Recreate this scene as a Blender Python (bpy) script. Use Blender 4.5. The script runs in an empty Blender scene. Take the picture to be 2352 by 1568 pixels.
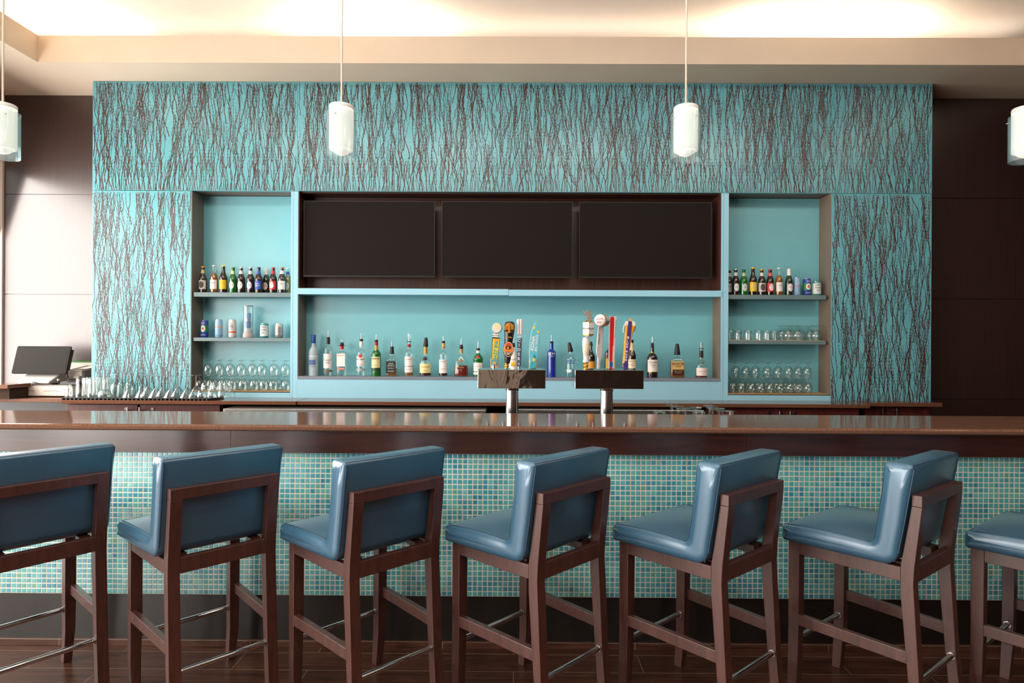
import bpy, math, random
from mathutils import Vector, Matrix
R_ = math.radians
PI = math.pi
SC = bpy.context.scene
COL = SC.collection
random.seed(7)
EXPO = 0.48

# ------------------------------------------------------------------ camera
F, H, ROLL, YAW = 1416.0, 1.47, 0.0054, 0.0053
W_, H_ = 2352, 1568
fwd = Vector((-math.sin(YAW), math.cos(YAW), 0))
r0 = Vector((math.cos(YAW), math.sin(YAW), 0))
u0 = Vector((0, 0, 1))
rgt = r0 * math.cos(ROLL) + u0 * math.sin(ROLL)
upv = u0 * math.cos(ROLL) - r0 * math.sin(ROLL)
cam_d = bpy.data.cameras.new('camera')
cam = bpy.data.objects.new('camera', cam_d)
COL.objects.link(cam)
cam_d.sensor_width = 36.0
cam_d.lens = F / W_ * 36.0
cam_d.clip_start = 0.02
M = Matrix.Identity(4)
for i, a in enumerate((rgt, upv, -fwd)):
    M[0][i], M[1][i], M[2][i] = a
M[0][3], M[1][3], M[2][3] = 0, 0, H
cam.matrix_world = M
SC.camera = cam


def at(u, v, Y):
    """world point seen at photo pixel (u, v) on the plane y = Y"""
    d = rgt * ((u - W_ / 2) / F) + upv * (-(v - H_ / 2) / F) + fwd
    d = d * (Y / d.y)
    return Vector((d.x, d.y, d.z + H))


def X(u, Y, v=784):
    return at(u, v, Y).x


def Z(v, Y, u=1176):
    return at(u, v, Y).z


# ------------------------------------------------------------------ mesh builder
class MB:
    def __init__(s):
        s.v, s.f, s.m, s.s = [], [], [], []

    def add(s, vs, fs, m=0, smooth=False):
        o = len(s.v)
        s.v += [tuple(p) for p in vs]
        for f in fs:
            s.f.append(tuple(i + o for i in f))
            s.m.append(m)
            s.s.append(smooth)
        return s

    def box(s, x0, x1, y0, y1, z0, z1, m=0):
        v = [(x, y, z) for x in (x0, x1) for y in (y0, y1) for z in (z0, z1)]
        f = [(0, 1, 3, 2), (4, 6, 7, 5), (0, 4, 5, 1), (2, 3, 7, 6), (0, 2, 6, 4), (1, 5, 7, 3)]
        return s.add(v, f, m)

    def hexa(s, lo, hi, m=0):
        """lo, hi: 4 corner points each (ccw seen from above)"""
        v = list(lo) + list(hi)
        f = [(3, 2, 1, 0), (4, 5, 6, 7)] + [(i, (i + 1) % 4, 4 + (i + 1) % 4, 4 + i) for i in range(4)]
        return s.add(v, f, m)

    def lathe(s, prof, n=24, c=(0, 0, 0), m=0, smooth=True, sq=None, dy=1.0):
        """prof: (r, z) list. sq: superellipse exponent per point or None"""
        vs, fs, rings = [], [], []
        for k, (r, z) in enumerate(prof):
            if r <= 1e-6:
                rings.append([len(vs)])
                vs.append((c[0], c[1], c[2] + z))
                continue
            e = sq[k] if sq else 2
            ring = []
            for i in range(n):
                a = 2 * PI * (i + .5) / n
                ca, sa = math.cos(a), math.sin(a)
                q = 1.0 if e == 2 else (abs(ca) ** e + abs(sa) ** e) ** (-1.0 / e)
                ring.append(len(vs))
                vs.append((c[0] + r * q * ca, c[1] + r * q * sa * dy, c[2] + z))
            rings.append(ring)
        for a, b in zip(rings, rings[1:]):
            if len(a) == 1 and len(b) == 1:
                continue
            for i in range(n):
                j = (i + 1) % n
                if len(a) == 1:
                    fs.append((a[0], b[j], b[i]))
                elif len(b) == 1:
                    fs.append((a[i], a[j], b[0]))
                else:
                    fs.append((a[i], a[j], b[j], b[i]))
        return s.add(vs, fs, m, smooth)

    def tube(s, path, r, n=8, m=0, smooth=True, caps=True):
        P = [Vector(p) for p in path]
        rr = r if isinstance(r, (list, tuple)) else [r] * len(P)
        vs, fs = [], []
        t0 = (P[1] - P[0]).normalized()
        ref = Vector((0, 0, 1)) if abs(t0.z) < .9 else Vector((1, 0, 0))
        nrm = t0.cross(ref).normalized()
        for k, p in enumerate(P):
            t = (P[min(k + 1, len(P) - 1)] - P[max(k - 1, 0)]).normalized()
            nrm = (nrm - t * nrm.dot(t)).normalized()
            b = t.cross(nrm)
            for i in range(n):
                a = 2 * PI * i / n
                vs.append(p + (nrm * math.cos(a) + b * math.sin(a)) * rr[k])
        for k in range(len(P) - 1):
            for i in range(n):
                j = (i + 1) % n
                fs.append((k * n + i, k * n + j, (k + 1) * n + j, (k + 1) * n + i))
        s.add(vs, fs, m, smooth)
        if caps:
            s.f += [tuple(q - len(vs) + len(s.v) for q in c) for c in (tuple(reversed(range(n))), tuple((len(P) - 1) * n + i for i in range(n)))]
            s.m += [m, m]
            s.s += [False, False]
        return s

    def prism(s, out, y0, y1, m=0, smooth=False):
        """outline of (x, z) points, extruded from y0 (front) to y1"""
        n = len(out)
        vs = [(x, y0, z) for x, z in out] + [(x, y1, z) for x, z in out]
        fs = [tuple(range(n)), tuple(reversed(range(n, 2 * n)))]
        fs += [((i + 1) % n, i, n + i, n + (i + 1) % n) for i in range(n)]
        return s.add(vs, fs, m, smooth)

    def slab(s, prof, hx, r, n=3, m=0, wfun=None, ri=None, cut=None):
        """profile of (y, z) points, swept across x with rounded ends"""
        N = len(prof)
        nor, lim = [], []
        area = sum(prof[i][0] * prof[(i + 1) % N][1] - prof[(i + 1) % N][0] * prof[i][1] for i in range(N))
        sg = 1 if area > 0 else -1
        for i in range(N):
            a, b, c = Vector(prof[i - 1]), Vector(prof[i]), Vector(prof[(i + 1) % N])
            d1, d2 = (b - a).normalized(), (c - b).normalized()
            q = Vector((d1.y, -d1.x)) + Vector((d2.y, -d2.x))
            nor.append(q.normalized() * sg)
            # a tight convex corner is drawn in no further than its own radius
            turn = math.atan2(d1.x * d2.y - d1.y * d2.x, d1.dot(d2)) * sg
            lim.append(.9 * min((b - a).length, (c - b).length) / (2 * math.tan(turn / 2)) if turn > R_(4) else 9)
        ri = ri or r
        for _ in range(3):
            for i in range(N):
                for j in (i - 1, (i + 1) % N):
                    lim[i] = min(lim[i], lim[j] + .5 * (Vector(prof[i]) - Vector(prof[j])).length)
        seq = []
        for k in range(n + 1):
            ph = PI / 2 * (1 - k / n)
            seq.append((-(hx - r + r * math.sin(ph)), ri - ri * math.cos(ph)))
        seq += [(0, 0)]
        seq += [(-x, d) for x, d in reversed(seq[:-1])]
        vs, fs = [], []
        for x, d in seq:
            for (y, z), q, li in zip(prof, nor, lim):
                dd, d = d, min(d, li)
                yy, zz = y - q.x * d, z - q.y * d
                vs.append((x * (wfun(yy, zz) if wfun else 1), yy, zz))
                d = dd
        K = len(seq)
        for k in range(K - 1):
            for i in range(N):
                j = (i + 1) % N
                q = (k * N + i, k * N + j, (k + 1) * N + j, (k + 1) * N + i)
                fs.append(q if sg < 0 else q[::-1])
        if cut:
            a, b = cut
            loops = [list(range(a, b + 1)), list(range(b, N)) + list(range(0, a + 1))]
        else:
            loops = [list(range(N))]
        for lp in loops:
            e0, e1 = tuple(lp), tuple((K - 1) * N + i for i in lp)
            fs += [e0[::-1], e1] if sg < 0 else [e0, e1[::-1]]
        return s.add(vs, fs, m, True)

    def rot(s, ax, ang, c=(0, 0, 0)):
        Mx = Matrix.Translation(c) @ Matrix.Rotation(ang, 4, ax) @ Matrix.Translation(-Vector(c))
        s.v = [tuple(Mx @ Vector(p)) for p in s.v]
        return s

    def move(s, d):
        s.v = [(p[0] + d[0], p[1] + d[1], p[2] + d[2]) for p in s.v]
        return s


def wloc(o):
    p = Vector((0, 0, 0))
    while o is not None:
        p += Vector(o.location)
        o = o.parent
    return p


def build(name, mb, mats, parent=None, world=False, bevel=0, loc=None):
    """link the collected shapes as ONE mesh object; world=True: vertices were given in world coordinates"""
    me = bpy.data.meshes.new(name)
    vs = mb.v
    if world and parent is not None:
        d = wloc(parent)
        vs = [(a - d.x, b - d.y, c - d.z) for a, b, c in vs]
    if loc is not None and world:
        vs = [(a - loc[0], b - loc[1], c - loc[2]) for a, b, c in vs]
    me.from_pydata(vs, [], mb.f)
    me.polygons.foreach_set('material_index', mb.m)
    me.polygons.foreach_set('use_smooth', mb.s)
    for mt in (mats if isinstance(mats, (list, tuple)) else [mats]):
        me.materials.append(mt)
    me.update()
    if any(mb.s):
        me.set_sharp_from_angle(angle=R_(52))
    o = bpy.data.objects.new(name, me)
    COL.objects.link(o)
    if parent is not None:
        o.parent = parent
    elif loc is not None:
        o.location = loc
    if bevel:
        b = o.modifiers.new('edge', 'BEVEL')
        b.width = bevel
        b.segments = 2
        b.limit_method = 'ANGLE'
        b.angle_limit = R_(40)
    return o


def tag(o, label=None, cat=None, group=None, kind=None):
    for k, v in (('label', label), ('category', cat), ('group', group), ('kind', kind)):
        if v:
            o[k] = v
    return o


def thing(name, label, cat, loc=(0, 0, 0), rz=0, group=None):
    o = bpy.data.objects.new(name, None)
    COL.objects.link(o)
    o.empty_display_size = .05
    o.location = loc
    o.rotation_euler = (0, 0, rz)
    return tag(o, label, cat, group)


def dup(root, loc, rz=0, label=None, group=None):
    r = root.copy()
    COL.objects.link(r)
    r.location = loc
    r.rotation_euler = (0, 0, rz)
    if label:
        r['label'] = label
    if group:
        r['group'] = group
    for ch in list(root.children):
        c = ch.copy()
        COL.objects.link(c)
        c.parent = r
        for g in list(ch.children):
            d = g.copy()
            COL.objects.link(d)
            d.parent = c
    return r


# ------------------------------------------------------------------ materials
def lin(r, g, b):
    return tuple(((c / 255 / 12.92) if c / 255 <= .04045 else ((c / 255 + .055) / 1.055) ** 2.4) for c in (r, g, b)) + (1,)


def new_mat(name):
    m = bpy.data.materials.new(name)
    m.use_nodes = True
    nt = m.node_tree
    nt.nodes.clear()
    return m, nt, nt.nodes, nt.links


def pbr(name, col, rough=.5, metal=0, spec=.5, coat=0, crough=.1, emit=None, estr=0, cior=1.5):
    m, nt, N, L = new_mat(name)
    o = N.new('ShaderNodeOutputMaterial')
    b = N.new('ShaderNodeBsdfPrincipled')
    L.new(b.outputs[0], o.inputs[0])
    b.inputs['Base Color'].default_value = col if len(col) == 4 else tuple(col) + (1,)
    b.inputs['Roughness'].default_value = rough
    b.inputs['Metallic'].default_value = metal
    b.inputs['Specular IOR Level'].default_value = spec
    b.inputs['Coat Weight'].default_value = coat
    b.inputs['Coat Roughness'].default_value = crough
    b.inputs['Coat IOR'].default_value = cior
    if emit:
        b.inputs['Emission Color'].default_value = emit
        b.inputs['Emission Strength'].default_value = estr
    m['bsdf'] = b.name
    return m


def bs(m):
    return m.node_tree.nodes[m['bsdf']]


def coords(m, scale, kind='Object', rot=(0, 0, 0)):
    N, L = m.node_tree.nodes, m.node_tree.links
    tc = N.new('ShaderNodeTexCoord')
    mp = N.new('ShaderNodeMapping')
    mp.inputs['Scale'].default_value = scale
    mp.inputs['Rotation'].default_value = rot
    L.new(tc.outputs[kind], mp.inputs[0])
    return mp.outputs[0]


def ramp(m, stops, src):
    N, L = m.node_tree.nodes, m.node_tree.links
    r = N.new('ShaderNodeValToRGB')
    els = r.color_ramp.elements
    while len(els) < len(stops):
        els.new(.5)
    for e, (p, c) in zip(els, stops):
        e.position = p
        e.color = c
    L.new(src, r.inputs[0])
    return r.outputs[0]


def noise(m, vec, scale, detail=4, rough=.55, dist=0):
    N, L = m.node_tree.nodes, m.node_tree.links
    n = N.new('ShaderNodeTexNoise')
    n.inputs['Scale'].default_value = scale
    n.inputs['Detail'].default_value = detail
    n.inputs['Roughness'].default_value = rough
    n.inputs['Distortion'].default_value = dist
    L.new(vec, n.inputs['Vector'])
    return n.outputs['Fac']


def bump(m, src, strength, dist=.002):
    N, L = m.node_tree.nodes, m.node_tree.links
    b = N.new('ShaderNodeBump')
    b.inputs['Strength'].default_value = strength
    b.inputs['Distance'].default_value = dist
    L.new(src, b.inputs['Height'])
    L.new(b.outputs[0], bs(m).inputs['Normal'])


def wood(name, c1, c2, scale, rough, coat=0, crough=.3, spec=.5, cior=1.5):
    m = pbr(name, c1, rough, spec=spec, coat=coat, crough=crough, cior=cior)
    v = coords(m, scale)
    f = noise(m, v, 1.0, 6, .6, .6)
    c = ramp(m, [(.3, c1), (.7, c2)], f)
    m.node_tree.links.new(c, bs(m).inputs['Base Color'])
    return m


def speckle(name, cs, rough, scale=260, coat=0):
    m = pbr(name, cs[0], rough, coat=coat, crough=.03, spec=.14)
    v = coords(m, (1, 1, 1))
    f = noise(m, v, scale, 2, .7)
    c = ramp(m, [(.34, cs[0]), (.5, cs[1]), (.66, cs[2])], f)
    m.node_tree.links.new(c, bs(m).inputs['Base Color'])
    return m


def mottled(name, c1, c2, scale, rough, **k):
    m = pbr(name, c1, rough, **k)
    v = coords(m, (1, 1, 1))
    f = noise(m, v, scale, 3, .5)
    c = ramp(m, [(.35, c1), (.65, c2)], f)
    m.node_tree.links.new(c, bs(m).inputs['Base Color'])
    return m


def clear(name, tint=(.97, .98, .97), edge=.75, base=.05, power=3.0, rough=.02, body=None, bodyfac=0, gcol=(1, 1, 1, 1), rim=None):
    """thin clear or tinted glass: see-through face on, mirror-like towards its rim"""
    m, nt, N, L = new_mat(name)
    o = N.new('ShaderNodeOutputMaterial')
    tr = N.new('ShaderNodeBsdfTransparent')
    tr.inputs[0].default_value = tuple(tint) + (1,)
    gl = N.new('ShaderNodeBsdfGlossy')
    gl.inputs['Roughness'].default_value = rough
    gl.inputs['Color'].default_value = gcol
    lw = N.new('ShaderNodeLayerWeight')
    lw.inputs[0].default_value = .5
    pw = N.new('ShaderNodeMath')
    pw.operation = 'POWER'
    pw.inputs[1].default_value = power
    L.new(lw.outputs['Facing'], pw.inputs[0])
    ma = N.new('ShaderNodeMath')
    ma.operation = 'MULTIPLY_ADD'
    ma.inputs[1].default_value = edge
    ma.inputs[2].default_value = base
    L.new(pw.outputs[0], ma.inputs[0])
    if rim:
        p2 = N.new('ShaderNodeMath')
        p2.operation = 'POWER'
        p2.inputs[1].default_value = 2.2
        L.new(lw.outputs['Facing'], p2.inputs[0])
        mc = N.new('ShaderNodeMix')
        mc.data_type = 'RGBA'
        mc.inputs[6].default_value = tuple(tint) + (1,)
        mc.inputs[7].default_value = tuple(rim) + (1,)
        L.new(p2.outputs[0], mc.inputs[0])
        L.new(mc.outputs[2], tr.inputs[0])
    src = tr.outputs[0]
    if bodyfac:
        d = N.new('ShaderNodeBsdfPrincipled')
        d.inputs['Base Color'].default_value = body
        d.inputs['Roughness'].default_value = .3
        mx = N.new('ShaderNodeMixShader')
        mx.inputs[0].default_value = bodyfac
        L.new(src, mx.inputs[1])
        L.new(d.outputs[0], mx.inputs[2])
        src = mx.outputs[0]
    mix = N.new('ShaderNodeMixShader')
    L.new(ma.outputs[0], mix.inputs[0])
    L.new(src, mix.inputs[1])
    L.new(gl.outputs[0], mix.inputs[2])
    L.new(mix.outputs[0], o.inputs[0])
    return m


MT = {}
MT['espresso'] = wood('espresso_wood', lin(38, 20, 17), lin(62, 33, 27), (60, 60, 2.2), .5, coat=1, crough=.33, cior=1.95, spec=.25)
MT['recess_wood'] = wood('recess_wood', lin(60, 34, 27), lin(84, 48, 37), (60, 60, 2.2), .4)
MT['cabinet_wood'] = wood('cabinet_wood', lin(66, 26, 22), lin(92, 40, 34), (50, 50, 2.5), .35)
MT['apron_wood'] = wood('apron_wood', lin(46, 24, 21), lin(70, 37, 31), (3, 50, 40), .4, coat=1, crough=.2, cior=1.65, spec=.2)
MT['stool_wood'] = wood('stool_wood', lin(66, 35, 29), lin(98, 55, 46), (45, 45, 6), .45, coat=1, crough=.36, cior=1.6, spec=.3)
MT['vinyl'] = mottled('blue_vinyl', lin(58, 108, 140), lin(64, 115, 147), 3, .40, coat=1, crough=.30, spec=.5, cior=1.8, metal=.15)
MT['vinyl_seam'] = pbr('vinyl_seam', lin(50, 80, 108), .4)
MT['quartz'] = speckle('brown_quartz', [lin(92, 62, 50), lin(120, 84, 68), lin(154, 116, 96)], .09, 300)
MT['quartz_edge'] = speckle('back_counter_quartz', [lin(88, 54, 38), lin(110, 70, 52), lin(138, 94, 72)], .07, 320)
MT['kick'] = mottled('black_kick_board', lin(24, 21, 20), lin(32, 28, 26), 6, .45, coat=1, crough=.25, cior=1.6, spec=.2)
MT['resin'] = mottled('teal_resin', lin(106, 180, 194), lin(114, 188, 200), 1.5, .5, coat=.85, crough=.24, cior=1.5, spec=.1)
MT['twig'] = mottled('pressed_twig', lin(58, 32, 27), lin(84, 46, 37), 40, .55, coat=.85, crough=.26, cior=1.6, spec=.1)
MT['resin_edge'] = pbr('resin_edge', lin(150, 200, 205), .35)
MT['aqua'] = mottled('aqua_laminate', lin(156, 212, 234), lin(161, 216, 238), 2, .4)
MT['teal_back'] = mottled('teal_backing', lin(119, 190, 202), lin(125, 196, 207), 2, .5, coat=1, crough=.3, cior=1.5, spec=.2)
MT['taupe'] = mottled('taupe_laminate', lin(128, 108, 94), lin(134, 114, 99), 8, .5)
MT['shelf_grey'] = mottled('shelf_grey_laminate', lin(104, 128, 134), lin(110, 134, 140), 8, .45)
MT['ledge_grey'] = mottled('ledge_grey_laminate', lin(128, 136, 150), lin(134, 142, 155), 8, .4)
MT['paint'] = mottled('ceiling_paint', lin(238, 230, 220), lin(241, 233, 223), 3, .9)
MT['soffit'] = mottled('soffit_paint', lin(232, 212, 190), lin(236, 216, 194), 3, .9)
MT['wallpaint'] = mottled('wall_paint', lin(150, 132, 118), lin(156, 138, 124), 3, .9)
MT['wallpaint_dark'] = mottled('dark_wall_paint', lin(58, 44, 38), lin(64, 49, 42), 3, .95, spec=.1)
MT['white'] = pbr('white_plastic', lin(235, 232, 228), .4)
MT['offwhite'] = pbr('off_white_paint', lin(235, 222, 212), .7)
MT['steel'] = mottled('stainless_steel', lin(196, 192, 188), lin(206, 202, 198), 30, .28, metal=1)
MT['chrome'] = pbr('chrome', lin(215, 215, 216), .06, metal=1)
MT['satin_chrome'] = pbr('satin_chrome', lin(200, 200, 200), .18, metal=1)
MT['black'] = pbr('black_plastic', lin(22, 22, 23), .4)
MT['rubber'] = pbr('black_rubber', lin(26, 26, 27), .55)
MT['screen'] = pbr('tv_screen', lin(31, 26, 25), .55, spec=.08)
MT['bezel'] = pbr('tv_bezel', lin(38, 34, 33), .4, spec=.3)
MT['pos_grey'] = pbr('pos_screen_grey', lin(46, 44, 42), .6, spec=.08)
MT['silver'] = pbr('silver_plastic', lin(205, 200, 194), .35, metal=.3)
MT['drawer_white'] = pbr('cash_drawer_paint', lin(226, 216, 206), .45)
MT['paper'] = pbr('paper', lin(238, 226, 214), .8)
MT['green'] = pbr('green_plastic', lin(40, 140, 50), .4)
MT['mattan'] = speckle('tan_liner', [lin(150, 120, 86), lin(186, 154, 116), lin(206, 178, 140)], .8, 500)
MT['grout'] = pbr('cream_grout', lin(240, 232, 214), .85)
MT['glass'] = clear('clear_glass', (.975, .985, .98), .5, .07, 2.4, rough=.05, rim=(.66, .73, .73))
MT['pane'] = clear('lamp_glass', (.95, .98, .98), .4, .03, 2.5, rough=.04, rim=(.62, .76, .80), body=(.62, .78, .84, 1), bodyfac=.13)
MT['opal'] = None


def mosaic_mat():
    m = pbr('mosaic_glass', lin(50, 140, 145), .2, coat=1, crough=.27, spec=.5, cior=1.95)
    N, L = m.node_tree.nodes, m.node_tree.links
    a = N.new('ShaderNodeAttribute')
    a.attribute_name = 'tint'
    c = ramp(m, [(0, lin(62, 150, 178)), (.25, lin(78, 172, 188)), (.55, lin(98, 190, 196)), (.8, lin(118, 200, 198)), (1, lin(112, 178, 156))], a.outputs['Fac'])
    L.new(c, bs(m).inputs['Base Color'])
    b = N.new('ShaderNodeAttribute')
    b.attribute_name = 'pearl'
    t = ramp(m, [(0, (1, .82, .9, 1)), (.35, (1, .97, .85, 1)), (.7, (.9, 1, .98, 1)), (1, (.85, .85, 1, 1))], b.outputs['Fac'])
    L.new(t, bs(m).inputs['Specular Tint'])
    L.new(t, bs(m).inputs['Coat Tint'])
    bs(m).inputs['Coat Tint'].default_value = (1, 1, 1, 1)
    for l in list(m.node_tree.links):
        if l.to_socket == bs(m).inputs['Coat Tint']:
            m.node_tree.links.remove(l)
    return m


MT['mosaic'] = mosaic_mat()


def floor_mat():
    m = pbr('plank_tile', lin(60, 44, 36), .28)
    N, L = m.node_tree.nodes, m.node_tree.links
    v = coords(m, (1, 1, 1))
    br = N.new('ShaderNodeTexBrick')
    br.inputs['Scale'].default_value = 1
    br.inputs['Brick Width'].default_value = .92
    br.inputs['Row Height'].default_value = .1525
    br.inputs['Mortar Size'].default_value = .0016
    br.inputs['Mortar Smooth'].default_value = .2
    br.inputs['Color1'].default_value = (.35, .35, .35, 1)
    br.inputs['Color2'].default_value = (.75, .75, .75, 1)
    br.inputs['Mortar'].default_value = lin(150, 132, 118)
    br.offset = .37
    L.new(v, br.inputs['Vector'])
    g = noise(m, coords(m, (3, 45, 45)), 1.0, 6, .6, .5)
    wc = ramp(m, [(.3, lin(68, 42, 32)), (.7, lin(116, 76, 60))], g)
    mul = N.new('ShaderNodeMix')
    mul.data_type = 'RGBA'
    mul.blend_type = 'MULTIPLY'
    mul.inputs[0].default_value = .6
    L.new(wc, mul.inputs[6])
    L.new(br.outputs['Color'], mul.inputs[7])
    mx = N.new('ShaderNodeMix')
    mx.data_type = 'RGBA'
    L.new(br.outputs['Fac'], mx.inputs[0])
    L.new(mul.outputs[2], mx.inputs[6])
    mx.inputs[7].default_value = lin(150, 132, 118)
    L.new(mx.outputs[2], bs(m).inputs['Base Color'])
    return m


MT['floor'] = floor_mat()
_flat = {}


def flat(r, g, b, rough=.5, metal=0):
    k = (r, g, b, rough, metal)
    if k not in _flat:
        _flat[k] = pbr('print_%d_%d_%d' % (r, g, b), lin(r, g, b), rough, metal=metal)
    return _flat[k]


# ------------------------------------------------------------------ lettering
_txt = {}


def text_geo(s, size, bold=0.0, align='CENTER'):
    k = (s, size, bold, align)
    if k not in _txt:
        cu = bpy.data.curves.new('lettering', 'FONT')
        cu.body = s
        cu.size = size
        cu.align_x = align
        cu.align_y = 'CENTER'
        cu.resolution_u = 2
        cu.offset = bold
        ob = bpy.data.objects.new('lettering', cu)
        COL.objects.link(ob)
        dg = bpy.context.evaluated_depsgraph_get()
        me = bpy.data.meshes.new_from_object(ob.evaluated_get(dg))
        _txt[k] = ([tuple(v.co) for v in me.vertices], [tuple(p.vertices) for p in me.polygons])
        bpy.data.objects.remove(ob)
        bpy.data.curves.remove(cu)
        bpy.data.meshes.remove(me)
    return _txt[k]


def text_mb(mb, s, size, z, R=None, y=0, x=0, a0=0, bold=0.0, rot=0, m=0, sx=1.0):
    """letters facing -y; wrapped round a cylinder of radius R, else flat at depth y"""
    vs, fs = text_geo(s, size, bold)
    out = []
    c, sn = math.cos(rot), math.sin(rot)
    for a, b, _ in vs:
        a *= sx
        p, q = a * c - b * sn, a * sn + b * c
        if R:
            an = p / R + a0
            out.append((R * math.sin(an), -R * math.cos(an), z + q))
        else:
            out.append((x + p, y, z + q))
    return mb.add(out, fs, m)


def lettering(parent, s, size, z, mat, **k):
    return build('lettering', text_mb(MB(), s, size, z, **k), mat, parent)


def wrap(mb, z0, z1, R, a0=-1.1, a1=1.1, n=12, m=0, t=.0004):
    """a label patch bent round a cylinder facing -y"""
    vs, fs = [], []
    for i in range(n + 1):
        a = a0 + (a1 - a0) * i / n
        for z in (z0, z1):
            vs.append((R * math.sin(a), -R * math.cos(a), z))
    for i in range(n):
        fs.append((2 * i, 2 * i + 2, 2 * i + 3, 2 * i + 1))
    return mb.add(vs, fs, m, True)


def wrap_oval(mb, zc, hz, ha, R, n=20, m=0):
    vs, fs = [(0, -R, zc)], []
    K = 5
    for k in range(1, K + 1):
        for i in range(n):
            t = 2 * PI * i / n
            a = ha * k / K * math.cos(t) / R
            vs.append((R * math.sin(a), -R * math.cos(a), zc + hz * k / K * math.sin(t)))
    fs = [(0, 1 + i, 1 + (i + 1) % n) for i in range(n)]
    for k in range(K - 1):
        for i in range(n):
            a, b = 1 + k * n + i, 1 + k * n + (i + 1) % n
            fs.append((a, a + n, b + n, b))
    return mb.add(vs, fs, m, True)

# ================================================================== the room
YP, YB, YW = 5.0, 5.19, 5.3          # panel face, recess back, wood wall
XL, XR = -4.42, 4.43
ZS, ZF, ZC = 3.571, 3.775, 3.98      # soffit, lip of the cove, ceiling
YE = 4.663                           # cove edge


def struct(name, mb, mats, parent=None, bevel=0):
    o = build(name, mb, mats, parent, world=True, bevel=bevel)
    if parent is None:
        o['kind'] = 'structure'
    return o


struct('floor', MB().box(-4.6, 4.6, -5.6, 5.4, -.1, 0), MT['floor'])
struct('ceiling', MB().box(-4.6, 4.6, -5.6, 5.4, ZC, ZC + .1), MT['paint'])
TL, TR = -3.64, 4.06
mb = MB()
mb.box(XL, XR, YE + .03, YW, ZS, ZS + .03)
mb.box(XL, TL - .03, -5.5, YE + .03, ZS, ZS + .03)
mb.box(TR + .03, XR, -5.5, YE + .03, ZS, ZS + .03)
struct('trim_1', mb, MT['soffit'])
mb = MB()
mb.box(TL - .03, TR + .03, YE, YE + .03, ZS, ZF)
mb.box(TL - .03, TL, -5.5, YE, ZS, ZF)
mb.box(TR, TR + .03, -5.5, YE, ZS, ZF)
struct('trim_2', mb, MT['soffit'])
# wood clad wall either side of the back bar: boards with thin shadow gaps
zs = [0, .995, 1.855, 2.717, ZS]
mb = MB()
mb.box(XL, XR, YW + .012, YW + .1, 0, ZC, 1)
for x0, x1 in ((XL, -3.3), (3.3, XR)):
    for a, b in zip(zs, zs[1:]):
        mb.box(x0, x1, YW, YW + .012, a + .003, b - .003)
struct('wall_back', mb, [MT['espresso'], MT['espresso']])
# window wall on the left
WIN = [(-4.7, -2.45), (-2.2, .05), (.3, 2.55), (2.8, 5.28)]
WZ0, WZ1 = .04, 3.0
mb = MB()
mb.box(XL - .15, XL, -5.6, 5.4, 0, WZ0)
mb.box(XL - .15, XL, -5.6, 5.4, WZ1, ZC)
ys = [-5.6] + [y for w in WIN for y in w] + [5.4]
for i in range(0, len(ys), 2):
    mb.box(XL - .15, XL, ys[i], ys[i + 1], WZ0, WZ1)
struct('wall_left', mb, MT['offwhite'])
for i, (y0, y1) in enumerate(WIN):
    mb = MB()
    fw = .05
    mb.box(XL - .1, XL - .04, y0, y1, WZ0, WZ0 + fw)
    mb.box(XL - .1, XL - .04, y0, y1, WZ1 - fw, WZ1)
    for y in (y0, y1 - fw):
        mb.box(XL - .1, XL - .04, y, y + fw, WZ0 + fw, WZ1 - fw)
    struct('window_%d' % (i + 1), mb, MT['white'])
struct('wall_right', MB().box(XR, XR + .12, -5.6, 5.4, 0, ZC), MT['wallpaint_dark'])
struct('wall_front', MB().box(-4.6, 4.6, -5.7, -5.6, 0, ZC), MT['wallpaint_dark'])
mb = MB()
for k in range(4):
    mb.box(-2.2 + k * .62, -1.66 + k * .62, -5.6, -5.56, .1, 2.6)
struct('trim_3', mb, MT['wallpaint'])  # pale panels added behind the camera for the tap box to reflect

# ------------------------------------------------------------------ light


def area(name, loc, size, power, col, rot, spread=180):
    d = bpy.data.lights.new(name, 'AREA')
    d.shape = 'RECTANGLE'
    d.size, d.size_y = size
    d.energy = power
    d.color = col
    d.spread = R_(spread)
    o = bpy.data.objects.new(name, d)
    COL.objects.link(o)
    o.location = loc
    o.rotation_euler = rot
    return o


LWIN = 5.7
for i, (y0, y1) in enumerate(WIN):
    A = (y1 - y0 - .1) * (WZ1 - WZ0 - .1)
    area('daylight', (XL - .3, (y0 + y1) / 2, (WZ0 + WZ1) / 2), (WZ1 - WZ0 - .1, y1 - y0 - .1), LWIN * PI * A, (1, .94, .87), (0, R_(-72), 0))
WARM = (1, .88, .70)
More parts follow.
